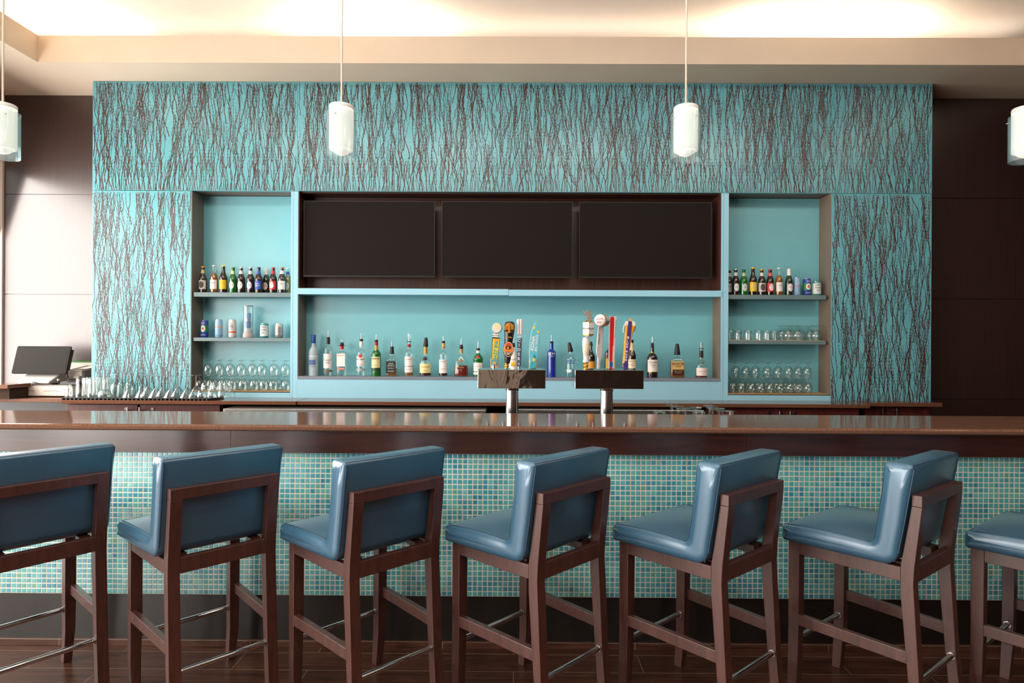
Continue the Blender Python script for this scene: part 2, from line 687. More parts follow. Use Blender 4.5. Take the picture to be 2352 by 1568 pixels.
# cove strips hidden behind the lip, shining up on to the ceiling
for (u, w, p) in ((150, .8, 5.5), (840, 1.0, 6.5), (1890, 1.3, 9)):
    area('cove_strip', (X(u, 4.86, 40), 4.87, 3.72), (w, .06), p, WARM, (R_(180), 0, 0))
area('cove_strip', (.2, 4.92, 3.74), (7.6, .04), 7, (1, .92, .82), (R_(180), 0, 0))
area('cove_strip', (-3.95, 3.2, 3.68), (.06, 2.2), 20, WARM, (R_(180), 0, 0))
area('cove_strip', (-3.95, -.5, 3.68), (.06, 2.6), 24, WARM, (R_(180), 0, 0))
area('cove_strip', (4.25, 1.5, 3.68), (.06, 3.0), 24, WARM, (R_(180), 0, 0))
for x in (-2.4, -.8, .8, 2.4):
    for y in (-3.8, -2.0, -.2, 1.4):
        area('downlight', (x, y, ZC - .01), (.16, .16), 6, (1, .90, .78), (0, 0, 0))  # unseen fill lights at ceiling height, added to lift the general light
    area('wall_washer', (x, 2.3, ZC - .02), (1.3, .45), 8, (1, .93, .84), (R_(48), 0, 0), 110)  # wide soft fill added out of view to brighten the back bar
w = bpy.data.worlds.new('world')
SC.world = w
w.use_nodes = True
w.node_tree.nodes['Background'].inputs[0].default_value = (1, .98, .95, 1)
w.node_tree.nodes['Background'].inputs[1].default_value = .6

# ================================================================== the back bar


def twigs(mb, x0, x1, z0, z1, y, count, rnd, m=1):
    """flattened twigs pressed behind the face of a panel: forking, tapering, budded"""
    vs, fs = [], []

    def ribbon(pts, wd):
        n = len(pts)
        o = len(vs)
        for k in range(n):
            a, b = pts[max(k - 1, 0)], pts[min(k + 1, n - 1)]
            dx, dz = b[0] - a[0], b[1] - a[1]
            l = math.hypot(dx, dz) or 1
            nx, nz = dz / l * wd[k] / 2, -dx / l * wd[k] / 2
            px, pz = pts[k]
            vs.append((px - nx, y, pz - nz))
            vs.append((px, y - wd[k] * .10 - .0002, pz))
            vs.append((px + nx, y, pz + nz))
        for k in range(n - 1):
            a, b = o + 3 * k, o + 3 * k + 3
            for i in (0, 1):
                fs.append((a + i, b + i, b + i + 1, a + i + 1))

    def grow(px, pz, ang, length, w0, w1, depth):
        pts, wd = [], []
        step = .027
        n = max(3, int(length / step))
        home = ang * .8 if depth == 0 else ang * .15
        for k in range(n + 1):
            if not (x0 + .004 < px < x1 - .004 and z0 < pz < z1):
                if len(pts) > 1 and pz >= z1:
                    pass
                break
            pts.append((px, pz))
            wd.append(w0 + (w1 - w0) * (k / n) ** .8)
            ang += rnd.gauss(0, .145) + (home - ang) * .42
            px += math.sin(ang) * step
            pz += math.cos(ang) * step
            # bud
            if rnd.random() < .55 and k > 1:
                sd = rnd.choice((-1, 1))
                l = rnd.uniform(.006, .015)
                bx, bz = px + sd * l * .75, pz + l * .75
                if x0 + .003 < bx < x1 - .003 and z0 < bz < z1 - .003:
                    ribbon([(px, pz - .001), (px + sd * l * .45, pz + l * .3), (bx, bz)], [.0028, .0034, .0018])
            if depth < 2 and 1 < k < n - 2 and rnd.random() < (.115 if depth == 0 else .06):
                sd = rnd.choice((-1, 1))
                grow(px, pz, ang + sd * rnd.uniform(.22, .46), (length - k * step) * rnd.uniform(.5, .95), wd[-1] * .75, .0016, depth + 1)
        if len(pts) > 2:
            ribbon(pts, wd)

    for i in range(count):
        px = x0 + (i + rnd.random()) / count * (x1 - x0)
        fz = (i * .618034 + rnd.uniform(-.06, .06)) % 1.0
        lo = -min(.75, .62 / (z1 - z0))
        pz = z0 + (lo + fz * (.93 - lo)) * (z1 - z0)
        ln = rnd.uniform(.35, .95)
        if pz < z0:
            ln = max(.25, ln - (z0 - pz))
            pz = z0 + .001
        grow(px, pz, rnd.gauss(0, .05), ln, rnd.uniform(.0040, .0078), .0024, 0)
    mb.add(vs, fs, m, False)


bb = thing('back_bar', 'built-in turquoise twig-panelled back bar with recessed shelves and a wide screen recess', 'back bar', (0, YB + .1, 0))


def part(name, mb, mats, parent=bb, **k):
    return build(name, mb, mats, parent, world=True, **k)


zt, zseam, zcnt = Z(190, YP), Z(441, YP), 1.0
xa, xb = X(213, YP, 300), X(2141, YP, 300)
xl1, xr0 = X(440, YP, 680), X(1907, YP, 680)          # outer sides of the narrow recesses
dl0, dl1 = X(667.5, YP, 680), X(684, YP, 680)         # left upright
dr0, dr1 = X(1656, YP, 680), X(1673, YP, 680)         # right upright
rnd = random.Random(11)
sl, sr = X(683, YP, 320), X(1660, YP, 320)
for x0, x1 in ((xa, sl - .001), (sl + .001, sr - .001), (sr + .001, xb)):
    mb = MB().box(x0, x1, YP, YP + .03, zseam + .002, zt)
    twigs(mb, x0, x1, zseam + .003, zt - .001, YP - .0004, int((x1 - x0) * 175), rnd)
    part('header_panel', mb, [MT['resin'], MT['twig']])
for x0, x1 in ((xa, xl1 - .006), (xr0 + .006, xb)):
    mb = MB().box(x0, x1, YP, YP + .03, zcnt, zseam - .002)
    twigs(mb, x0, x1, zcnt + .002, zseam - .003, YP - .0004, int((x1 - x0) * 265), rnd)
    part('side_panel', mb, [MT['resin'], MT['twig']])
# carcass behind the panels
mb = MB()
mb.box(xa + .01, xb - .01, YP + .031, YW - .001, zseam + .004, zt - .004)
mb.box(xa + .01, xl1 - .02, YP + .031, YW - .001, .1, zseam + .004)
mb.box(xr0 + .02, xb - .01, YP + .031, YW - .001, .1, zseam + .004)
mb.box(xl1 - .02, xr0 + .02, YB + .02, YW - .001, .1, zseam + .004)
part('carcass', mb, MT['taupe'])
zrail0, zrail1 = Z(678, YP), Z(664, YP)
zled1, zled0 = Z(866.5, YP), Z(873, YP)
zl = at(560, 897.5, YP).z
zr = at(1780, 904, YP).z
# recess backs
part('recess_back', MB().box(xl1 - .02, dl0 + .001, YB, YB + .018, zl, zseam), MT['teal_back'])
part('recess_back', MB().box(dr1 - .001, xr0 + .02, YB, YB + .018, zr, zseam), MT['teal_back'])
part('recess_back', MB().box(dl1 - .001, dr0 + .001, YB, YB + .018, zled0, zrail0 + .01), MT['teal_back'])
# screen recess lined in dark wood
mb = MB()
mb.box(dl1, dr0, YB - .002, YB + .018, zrail0 + .011, zseam)
mb.box(dl1, dl1 + .008, YP + .004, YB - .002, zrail1, zseam)
mb.box(dr0 - .008, dr0, YP + .004, YB - .002, zrail1, zseam)
mb.box(dl1 + .008, dr0 - .008, YP + .032, YB - .002, zseam - .008, zseam)
tag(part('screen_recess_lining', mb, MT['recess_wood']), 'dark brown wood lining behind the screens')
# cheeks
mb = MB().box(xl1 - .006, xl1, YP + .002, YB, zl, zseam)
part('recess_cheek', mb, MT['taupe'])
part('recess_cheek', MB().box(xr0, xr0 + .006, YP + .002, YB, zr, zseam), MT['taupe'])
part('recess_cheek', MB().box(dl1, dl1 + .006, YP + .004, YB, zled0, zrail0), MT['taupe'])
part('recess_cheek', MB().box(dr0 - .006, dr0, YP + .004, YB, zled0, zrail0), MT['taupe'])
# uprights with a fine groove line on the face
for x0, x1 in ((dl0, dl1), (dr0, dr1)):
    g = x0 + (x1 - x0) * .3
    mb = MB()
    mb.box(x0, x1, YP + .006, YB - .002, zcnt, zseam - .001)
    mb.box(x0, g, YP, YP + .006, zcnt, zseam - .001)
    mb.box(g + .002, x1, YP, YP + .006, zcnt, zseam - .001)
    part('upright', mb, MT['aqua'])
xm = X(1168, YP, 672)
part('screen_rail', MB().box(dl1 - .004, xm - .001, YP - .008, YB - .003, zrail0, zrail1).box(xm + .001, dr0 + .004, YP - .006, YB - .003, zrail0 - .004, zrail1 - .004), MT['aqua'], bevel=.001)
part('bottle_ledge', MB().box(dl1 + .0005, dr0 - .0005, YP - .004, YB - .001, zled0, zled1), MT['ledge_grey'])
part('plinth_panel', MB().box(dl1 + .0005, dr0 - .0005, YP, YP + .03, zcnt, zled0), MT['aqua'])
part('plinth_panel', MB().box(xl1 - .006, dl0 - .0005, YP, YP + .03, zcnt, zl - .006).box(xl1 - .006, dl0 - .0005, YP, YB, zl - .012, zl - .006), MT['aqua'])
part('plinth_panel', MB().box(dr1 + .0005, xr0 + .006, YP, YP + .03, zcnt, zr - .006).box(dr1 + .0005, xr0 + .006, YP, YB, zr - .012, zr - .006), MT['aqua'])
SH = {}
for key, x0, x1, u, v0, v1 in (('l1', xl1 + .01, dl0 - .001, 560, 671.5, 681.5), ('l2', xl1 + .01, dl0 - .001, 560, 775.5, 783.5), ('r1', dr1 + .001, xr0 - .028, 1780, 677, 687), ('r2', dr1 + .001, xr0 - .028, 1780, 782.5, 790.5)):
    a, b = at(u, v0, YP + .01).z, at(u, v1, YP + .01).z
    SH[key] = a
    part('shelf', MB().box(x0, x1, YP + .012, YB - .001, b, a), MT['shelf_grey'], bevel=.001)
for key, x0, x1, z in (('lb', xl1 + .002, dl0 - .002, zl), ('rb', dr1 + .002, xr0 - .002, zr)):
    o = build('shelf_liner', MB().box(x0, x1, YP - .0012, YB - .003, z - .0057, z), MT['mattan'], None, world=True, loc=((x0 + x1) / 2, YP + .09, z - .006))
    tag(o, 'tan woven liner under the stemmed glasses at the foot of the %s recess' % ('left' if key == 'lb' else 'right'), 'shelf liner', 'shelf liners')
    SH[key] = z
x0, x1 = dr1 + .002, xr0 - .04
SH['r2'] += .0045
o = build('shelf_liner', MB().box(x0, x1, YP + .014, YB - .003, SH['r2'] - .004, SH['r2']), MT['mattan'], None, world=True, loc=((x0 + x1) / 2, YP + .09, SH['r2'] - .004))
tag(o, 'thin tan liner under the tumblers on the grey shelf of the right recess', 'shelf liner', 'shelf liners')
SH['ledge'] = zled1

# ------------------------------------------------------------------ screens
for i, (u0_, u1_, v0, v1, w_) in enumerate(((697.5, 999, 461.5, 636, 'left of the three, beside the left upright'), (1014.5, 1315, 462.5, 637.5, 'middle of the three, above the bottle ledge'), (1330.5, 1634.5, 464, 639, 'right of the three, beside the right upright'))):
    Y0 = YP + .045
    um = (u0_ + u1_) / 2
    x0, x1 = X(u0_, Y0, 550), X(u1_, Y0, 550)
    z1, z0 = at(um, v0, Y0).z, at(um, v1, Y0).z
    tv = thing('television', 'black wall-mounted flat television, switched off, ' + w_, 'television', ((x0 + x1) / 2, YB - .0035, (z0 + z1) / 2), group='televisions over the back bar')
    part('casing', MB().box(x0 + .004, x1 - .004, Y0 + .012, Y0 + .045, z0 + .012, z1 - .004).box(x0 + .2, x1 - .2, Y0 + .045, Y0 + .08, z0 + .1, z1 - .15), MT['black'], tv, bevel=.002)
    b = .006
    mb = MB()
    mb.box(x0, x1, Y0, Y0 + .012, z1 - b, z1)
    mb.box(x0, x1, Y0 - .001, Y0 + .014, z0, z0 + .012)
    mb.box(x0, x0 + b, Y0, Y0 + .012, z0 + .012, z1 - b)
    mb.box(x1 - b, x1, Y0, Y0 + .012, z0 + .012, z1 - b)
    part('bezel', mb, MT['bezel'], tv)
    part('screen', MB().box(x0 + b, x1 - b, Y0 + .003, Y0 + .012, z0 + .012, z1 - b), MT['screen'], tv)
    part('wall_mount', MB().box((x0 + x1) / 2 - .2, (x0 + x1) / 2 + .2, Y0 + .08, YB - .0035, (z0 + z1) / 2 - .1, (z0 + z1) / 2 + .1), MT['black'], tv)

# ------------------------------------------------------------------ back counter and what is under it
ZB = 1.005
xc0, xcm, xc1 = X(137, 4.68, 920), X(681, 4.70, 925), X(1999, 4.70, 935)
mb = MB()
mb.box(xc0, xcm - .0012, 4.69, YP - .006, ZB - .028, ZB)
mb.box(xcm + .0012, xc1, 4.70, YP - .006, ZB - .028, ZB)
xr1 = X(2165, 4.85, 928)
mb2 = [(xc1 - .14, YP - .006), (xc1 + .02, 4.85), (xr1, 4.85), (xr1, YP - .006)]
mb.hexa([(x, y, ZB - .030) for x, y in mb2], [(x, y, ZB + .001) for x, y in mb2])
bc = build('back_counter', mb, MT['quartz_edge'], None, world=True, loc=(0, 4.85, ZB - .028), bevel=.003)
tag(bc, 'long brown stone back counter running below the turquoise back bar', 'counter')
xp0 = XL + .002
pc = build('side_counter', MB().box(xp0, xc0 - .004, 4.78, YW - .001, ZB - .028, ZB), MT['quartz_edge'], None, world=True, loc=(-3.9, 5.0, ZB - .028), bevel=.003)
sc_ = thing('till_counter', 'brown stone side counter at the far left under the till', 'counter', (-3.9, 5.0, 0))
bpy.data.objects.remove(pc)
part('worktop', MB().box(xp0, xc0 - .004, 4.78, YW - .001, ZB - .028, ZB), MT['quartz_edge'], sc_, bevel=.003)
part('base', MB().box(xp0, xc0 - .01, 5.1, YW - .001, 0, ZB - .028), MT['black'], sc_)
# raised end ledge at the far left
le = thing('end_ledge', 'raised brown ledge at the far left edge beside the white cash drawer', 'ledge', (-4.1, 4.9, ZB))
xe = X(22.5, 4.72, 900)
part('ledge_board', MB().box(xp0, xe, 4.70, 4.922, 1.087, 1.117), MT['quartz_edge'], le, bevel=.003)
part('ledge_support', MB().box(xp0, xe - .012, 4.73, 4.915, ZB + .0006, 1.087), MT['wallpaint_dark'], le)


def bar_handle(parent, x, y, z, mat=None):
    mb = MB()
    mb.tube([(x, y - .032, z - .07), (x, y - .032, z + .07)], .006, 10)
    for dz in (-.045, .045):
        mb.tube([(x, y, z + dz), (x, y - .032, z + dz)], .0045, 8)
    return part('handle', mb, MT['satin_chrome'], parent)


def lock(parent, x, y, z):
    mb = MB().lathe([(0, .006), (.011, .006), (.0125, 0), (.0125, -.001), (0, -.001)], 16)
    mb.rot('X', PI / 2)
    mb.move((x, y, z))
    return part('lock', mb, MT['satin_chrome'], parent)


def cabinet(label, x0, x1, Y0, doors, ztop=.967):
    c = thing('cabinet', label, 'cabinet', ((x0 + x1) / 2, 4.85, 0), group='cabinets under the back counter')
    part('body', MB().box(x0, x1, Y0 + .022, YP - .002, .1, ztop + .008).box(x0 + .02, x1 - .02, Y0 + .07, YP - .01, 0, .1), MT['cabinet_wood'], c)
    for a, b, hx, lx in doors:
        d = part('door', MB().box(a, b, Y0, Y0 + .02, .12, ztop), MT['cabinet_wood'], c, bevel=.0015)
        if hx is not None:
            bar_handle(d, hx, Y0, hz(hx, Y0))
        if lx is not None:
            lock(d, lx, Y0, lz)
    return c


hzv = [.94]


def hz(x, y):
    return hzv[0] - .07


def U(u, Y=4.73):
    return X(u, Y, 940)


lz = .936
hzv[0] = .953
cabinet('dark red wood cabinet with two doors under the drying glasses', U(152), U(508), 4.73, [(U(152), U(316), U(299), U(289)), (U(322), U(505), U(326.5), U(351))])
cabinet('dark red wood cabinet under the right recess, left of the darker one', U(1622), U(1976), 4.73, [(U(1622), U(1795), U(1787.5), U(1766)), (U(1797), U(1973), U(1811.5), U(1826))])
hzv[0] = .962
U2 = lambda u: X(u, 4.90, 940)
cabinet('dark brown cabinet at the right end of the back counter', U2(1985), U2(2137), 4.90, [(U2(1986), U2(2033), U2(2022.5), None), (U2(2035), U2(2137), U2(2054.5), U2(2059.5))], .965)


def cooler(label, u0_, u1_, Y0):
    x0, x1 = X(u0_, Y0, 940), X(u1_, Y0, 940)
    z1 = .962
    c = thing('back_bar_cooler', label, 'cooler', ((x0 + x1) / 2, 4.75, 0), group='steel coolers under the back counter')
    part('body', MB().box(x0 + .01, x1 - .01, Y0 + .03, YP - .004, .03, z1 - .03), MT['black'], c)
    part('top', MB().box(x0, x1, Y0, YP - .004, z1 - .03, z1), MT['steel'], c, bevel=.003)
    n = 2
    for i in range(n):
        a = x0 + .015 + (x1 - x0 - .03) * i / n
        b = x0 + .015 + (x1 - x0 - .03) * (i + 1) / n
        d = part('door', MB().box(a + .004, b - .004, Y0 + .006, Y0 + .03, .12, z1 - .04), MT['steel'], c, bevel=.003)
        part('handle', MB().tube([(a + .08, Y0 - .02, z1 - .1), (b - .08, Y0 - .02, z1 - .1)], .008).box(a + .1, a + .115, Y0 - .02, Y0 + .006, z1 - .104, z1 - .096).box(b - .115, b - .1, Y0 - .02, Y0 + .006, z1 - .104, z1 - .096), MT['satin_chrome'], d)
    return c


cooler('long stainless steel cooler under the counter, below the liquor bottles', 513, 1116, 4.55)
cooler('stainless steel cooler behind the right beer tap tower', 1190, 1618, 4.62)

# ================================================================== the bar
bar = thing('bar', 'long bar with polished brown stone top and blue glass mosaic front', 'bar', (0, 3.1, 0))
BX = 3.9
ZT = 1.07
zc_ = ZT - .029
prof = [(2.905, zc_), (2.897, zc_ + .007), (2.896, zc_ + .02), (2.902, ZT - .003), (2.912, ZT), (3.436, ZT), (3.442, ZT - .004), (3.442, zc_)]
mb = MB()
for x0, x1 in ((-4.38, -1.3955), (-1.3945, 2.2), (2.201, 4.40)):
    n = len(prof)
    vs = [(x0, y, z) for y, z in prof] + [(x1, y, z) for y, z in prof]
    fs = [tuple(range(n)), tuple(reversed(range(n, 2 * n)))] + [((i + 1) % n, i, n + i, n + (i + 1) % n) for i in range(n)]
    mb.add(vs, fs)
part('countertop', mb, MT['quartz'], bar)
za0 = Z(1043, 2.925)
xs_ = X(1716, 2.925, 1020)
mb = MB()
for x0, x1 in ((-4.38, xs_ - 2.45), (xs_ - 2.448, xs_ - .001), (xs_ + .001, 4.40)):
    mb.box(x0, x1, 2.925, 2.97, za0, zc_)
part('apron', mb, MT['apron_wood'], bar, bevel=.001)
part('carcass', MB().box(-4.37, 4.39, 2.972, 3.36, .1, zc_).box(-4.37, 4.39, 3.0, 3.3, 0, .1), MT['espresso'], bar)


def mosaic(x0, x1, z0, z1, y, pitch=.0244):
    mb = MB()
    mb.box(x0, x1, y + .0010, y + .02, z0, z1, 1)
    nx, nz = int((x1 - x0) / pitch), int((z1 - z0) / pitch)
    rr = random.Random(5)
    tint, pearl = [.5] * 6, [.5] * 6
    vs, fs = [], []
    g, bv, d = .0021, .0015, .0006
    blotch = [rr.random() for _ in range(4000)]
    for j in range(nz):
        for i in range(nx):
            cx, cz = x0 + (i + .5) * pitch, z1 - (j + .5) * pitch
            h = pitch / 2 - g
            o = len(vs)
            tx, tz = rr.gauss(0, .012), rr.gauss(0, .012)
            for (hh, yy) in ((h, y + .0035), (h, y + d), (h - bv, y)):
                for sx, sz in ((-1, -1), (1, -1), (1, 1), (-1, 1)):
                    a, b = sx * hh, sz * hh
                    vs.append((cx + a, yy + (a * tx + b * tz if hh != h or yy < y + .003 else 0), cz + b))
            q = [(o + 8, o + 9, o + 10, o + 11)]
            for l in (0, 4):
                q += [(o + l + k, o + l + (k + 1) % 4, o + l + 4 + (k + 1) % 4, o + l + 4 + k) for k in range(4)]
            fs += q
            b0 = blotch[(i // 6) * 7 % 1999 + (j // 3) * 131 % 1999]
            t = min(1, max(0, .42 + (b0 - .5) * .5 + rr.gauss(0, .2)))
            p = rr.random()
            tint += [t] * len(q)
            pearl += [p] * len(q)
    mb.add(vs, fs)
    o = part('mosaic_front', mb, [MT['mosaic'], MT['grout']], bar)
    for nm, dat in (('tint', tint), ('pearl', pearl)):
        at_ = o.data.attributes.new(nm, 'FLOAT', 'FACE')
        at_.data.foreach_set('value', dat)
    return o


ZK = Z(1370, 2.955)
mosaic(-3.3, 3.3, ZK, ZK + .0244 * 28, 2.955)
part('kick_board', MB().box(-4.37, 4.39, 2.962, 2.972, .03, ZK - .001), MT['kick'], bar)
part('base_tile', MB().box(-4.37, 4.39, 2.945, 2.972, 0, .032), MT['floor'], bar, bevel=.002)
# service shelf on the staff side of the bar
us = thing('service_shelf', 'low steel service shelf on the staff side of the bar carrying the taps', 'shelf', (0, 3.65, 0))
part('top', MB().box(-3.6, 3.8, 3.446, 3.98, .89, .915), MT['steel'], us, bevel=.002)
for x in (-3.5, -1.2, 1.2, 3.6):
    for y in (3.48, 3.93):
        part('leg', MB().box(x - .02, x + .02, y - .02, y + .02, 0, .89), MT['steel'], us)

# ================================================================== bar stools
ST = [(-1.9004, 2.2141, .9064), (-1.2352, 2.2323, .7902), (-.5626, 2.1985, .7700), (.1133, 2.2008, .7848), (.7730, 2.1917, .6986), (1.4613, 2.1921, .6502), (2.155, 2.106, .647)]
SL = ['leftmost blue bar stool, cut off by the picture edge',
      'second blue bar stool from the left, its seat in front of the pale mosaic',
      'third blue bar stool from the left, left of the beer tap towers',
      'middle blue bar stool of the seven, fourth from either end',
      'third blue bar stool from the right, just left of the apron joint',
      'second blue bar stool from the right, turned most nearly side on',
      'bar stool at the right end, only its seat front and legs showing']


def stool_legs(st):
    wd = MT['stool_wood']
    W2 = .203
    # rear posts: raked above the seat, kinked at the apron, splayed slightly to the floor
    for s in (-1, 1):
        prof = [(-.018, 0), (.022, 0), (.048, .30), (.070, .56), (.070, .66), (.035, .885), (0, .885), (.024, .664), (.027, .60), (.006, .24)]
        a, b = (s * W2, s * (W2 - .043)) if s > 0 else (s * (W2 - .043), s * W2)
        mb = MB()
        n = len(prof)
        vs = [(min(a, b), y, z) for y, z in prof] + [(max(a, b), y, z) for y, z in prof]
        fs = [tuple(range(n)), tuple(reversed(range(n, 2 * n)))] + [((i + 1) % n, i, n + i, n + (i + 1) % n) for i in range(n)]
        mb.add(vs, [f[::-1] for f in fs])
        lg = build('leg', mb, wd, st, bevel=.002)
        # dowel plug
        build('dowel_plug', MB().lathe([(0, .0006), (.004, .0006), (.004, -.002)], 10).rot('X', PI / 2).move((s * (W2 - .021), .0365, .62 + .13)).move((0, -.0225, 0)), MT['vinyl_seam'] if False else wd, lg)
    # front legs tapering to the floor on the inside
    for s in (-1, 1):
        o, i_ = .221, .221 - .045
        of, if_ = .210, .210 - .034
        mb = MB()
        def ring(a, b, y0, y1, z):
            x0, x1 = sorted((s * a, s * b))
            return [(x0, y0, z), (x1, y0, z), (x1, y1, z), (x0, y1, z)]
        rs = [ring(of, if_, .456, .492, 0), ring(o - .002, i_ + .003, .444, .487, .15), ring(o - .001, i_, .440, .484, .3), ring(o, i_, .438, .484, .656)]
        fs = [(3, 2, 1, 0), (12, 13, 14, 15)] + [(4 * k + i, 4 * k + (i + 1) % 4, 4 * k + 4 + (i + 1) % 4, 4 * k + 4 + i) for k in range(3) for i in range(4)]
        mb.add([q for g_ in rs for q in g_], fs)
        build('leg', mb, wd, st, bevel=.002)


def rail(st, name, p0, p1, h, t, mat, bevel=.002):
    """straight rail between two points (their top centre line)"""
    a, b = Vector(p0), Vector(p1)
    d = (b - a)
    n = Vector((-d.y, d.x, 0)).normalized() * t / 2
    lo = [a - n, b - n, b + n, a + n]
    mb = MB()
    mb.hexa([tuple(q - Vector((0, 0, h))) for q in lo], [tuple(q) for q in lo])
    return build(name, mb, mat, st, bevel=bevel)


def make_stool():
    st = thing('bar_stool', SL[0], 'bar stool', group='blue bar stools along the bar')
    wd = MT['stool_wood']
    stool_legs(st)
    W2 = .203
    build('top_rail', MB().box(-W2, W2, 0, .035, .885, .926), wd, st, bevel=.0022)
    build('rear_rail', MB().box(-W2 + .043, W2 - .043, .026, .052, .604, .664), wd, st, bevel=.002)
    build('front_rail', MB().box(-.176, .176, .452, .476, .612, .664), wd, st, bevel=.002)
    for s in (-1, 1):
        rail(st, 'side_rail', (s * .192, .069, .656), (s * .207, .440, .656), .052, .024, wd)
        rail(st, 'stretcher', (s * .190, .042, .355), (s * .208, .442, .355), .044, .024, wd)
        # corner block under the seat
        build('corner_block', MB().prism([(s * .16, .62), (s * .12, .62), (s * .12, .660), (s * .16, .660)], .08, .12), wd, st)
    for y, x in ((.022, .161), (.463, .178)):
        fr = build('foot_rail', MB().tube([(-x, y, .243), (x, y, .243)], .011, 16), MT['chrome'], st)
        for s in (-1, 1):
            build('collar', MB().tube([(s * x, y, .243), (s * (x - .006), y, .243)], .014, 16), MT['satin_chrome'], fr)
    # backrest: a leaning padded slab with a rounded foot
    def arc(cy, cz, r, a0, a1, n=5):
        return [(cy + r * math.cos(R_(a0 + (a1 - a0) * k / n)), cz + r * math.sin(R_(a0 + (a1 - a0) * k / n))) for k in range(n + 1)]
    def ws(y, z):
        return 1 + (max(y, .15) - .15) * .33
    # one padded L in profile; the pad is parted from the inner to the outer corner
    bp = arc(.124, .713, .054, 180, 270, 6)
    i0 = 3
    prof = bp + [(.15, .658), (.2, .657), (.3, .656), (.4, .656)] + arc(.484, .669, .013, -85, -10, 4) + [(.4975, .69)] + arc(.482, .709, .014, 5, 80, 4)
    sp = [(.46, .7245), (.42, .727), (.36, .729), (.30, .7295), (.24, .7285), (.19, .7268)]
    prof += sp
    inner = [(.166, .7262), (.156, .7300), (.1515, .738)]
    prof += inner
    i1 = len(prof) - 2
    fb = [(.147, .76), (.138, .83), (.124, .93), (.117, 1.0)]
    prof += fb + arc(.100, 1.018, .018, 5, 85, 4) + [(.08, 1.0365), (.056, 1.037)] + arc(.036, 1.021, .016, 95, 175, 4) + [(.034, .94), (.052, .82), (.066, .74)]
    mb = MB().slab(prof, .234, .017, 6, wfun=ws, ri=.030, cut=(i0, i1))
    N = len(prof)
    mb.v = [(x, y, z + (.012 * max(0, 1 - (x / .25) ** 2) * max(0, 1 - ((y - .31) / .19) ** 2) if z > .71 and y > .17 else 0)) for x, y, z in mb.v]
    mb.v = [(x, y + (.006 * max(0, 1 - (x / .23) ** 2) * max(0, 1 - ((z - .88) / .14) ** 2) if z > .74 and y > .11 else 0), z) for x, y, z in mb.v]
    whole = bpy.data.meshes.new('pad')
    whole.from_pydata(mb.v, [], mb.f)
    whole.polygons.foreach_set('use_smooth', [True] * len(mb.f))
    whole.update()
    vn = [tuple(v.vector) for v in whole.vertex_normals]
    halves = {'seat': MB(), 'backrest': MB()}
    hn = {}
    nbody = len(mb.f) - 4
    for key in halves:
        idx, used = {}, []
        for k, f in enumerate(mb.f):
            if k < nbody:
                q = k % N
                is_seat = i0 <= q < i1
            else:
                is_seat = (k - nbody) in (0, 1)
            if is_seat == (key == 'seat'):
                used.append(f)
        for f in used:
            for v in f:
                idx.setdefault(v, len(idx))
        h = halves[key]
        h.add([mb.v[v] for v in idx], [tuple(idx[v] for v in f) for f in used], 0, True)
        hn[key] = [vn[v] for v in idx]
    bpy.data.meshes.remove(whole)
    bk = build('backrest', halves['backrest'], MT['vinyl'], st)
    bk.data.normals_split_custom_set_from_vertices(hn['backrest'])
    se = build('seat', halves['seat'], MT['vinyl'], st)
    se.data.normals_split_custom_set_from_vertices(hn['seat'])
    # welts along the rear and front edges
    X0 = .2195
    for s in (-1, 1):
        up = [(s * X0, .0850, .676), (s * X0, .0700, .712), (s * X0, .0655, .74), (s * X0, .0515, .82), (s * X0, .0335, .94), (s * X0, .0205, 1.018), (s * X0, .026, 1.031)]
        build('welt', MB().tube(up, .0024, 6), MT['vinyl_seam'], bk)
        fr_ = [(s * X0, .1535, .742), (s * X0, .1395, .83), (s * X0, .1255, .93), (s * X0, .1185, 1.016), (s * X0, .112, 1.030)]
        build('welt', MB().tube(fr_, .0016, 6), MT['vinyl_seam'], bk)
        pts = [(s * X0 * ws(y, 0), y, z + .0012) for y, z in ([(.475, .7225)] + sp + inner[:1])]
        build('welt', MB().tube(pts, .0016, 6), MT['vinyl_seam'], se)
    build('welt', MB().tube([(-X0, .026, 1.0315), (X0, .026, 1.0315)], .0024, 6), MT['vinyl_seam'], bk)
    build('welt', MB().tube([(-X0 * ws(.478, 0), .484, .7225), (X0 * ws(.478, 0), .484, .7225)], .0016, 6), MT['vinyl_seam'], se)
    return st


stool = make_stool()
for i, (x, y, t) in enumerate(ST):
    # stored point is the rear left corner of the frame; the object sits at the rear centre
    t += -.0053
    cx, cy = x + math.cos(t) * .203, y + math.sin(t) * .203
    # undo the small yaw of the camera
    px, py = cx * math.cos(YAW) - cy * math.sin(YAW), cx * math.sin(YAW) + cy * math.cos(YAW)
    if i == 0:
        stool.location = (px, py, 0)
        stool.rotation_euler = (0, 0, t + 2 * YAW)
        stool['label'] = SL[0]
    else:
        dup(stool, (px, py, 0), t + 2 * YAW, SL[i])

# ================================================================== pendants
def opal_mat():
    m, nt, N, L = new_mat('opal_glass')
    o = N.new('ShaderNodeOutputMaterial')
    d = N.new('ShaderNodeBsdfPrincipled')
    d.inputs['Base Color'].default_value = (.66, .68, .67, 1)
    d.inputs['Roughness'].default_value = .42
    d.inputs['Emission Color'].default_value = (1, .97, .92, 1)
    d.inputs['Emission Strength'].default_value = .42
    t = N.new('ShaderNodeBsdfTranslucent')
    t.inputs[0].default_value = (.95, .93, .88, 1)
    mx = N.new('ShaderNodeMixShader')
    mx.inputs[0].default_value = .55
    L.new(d.outputs[0], mx.inputs[1])
    L.new(t.outputs[0], mx.inputs[2])
    L.new(mx.outputs[0], o.inputs[0])
    return m


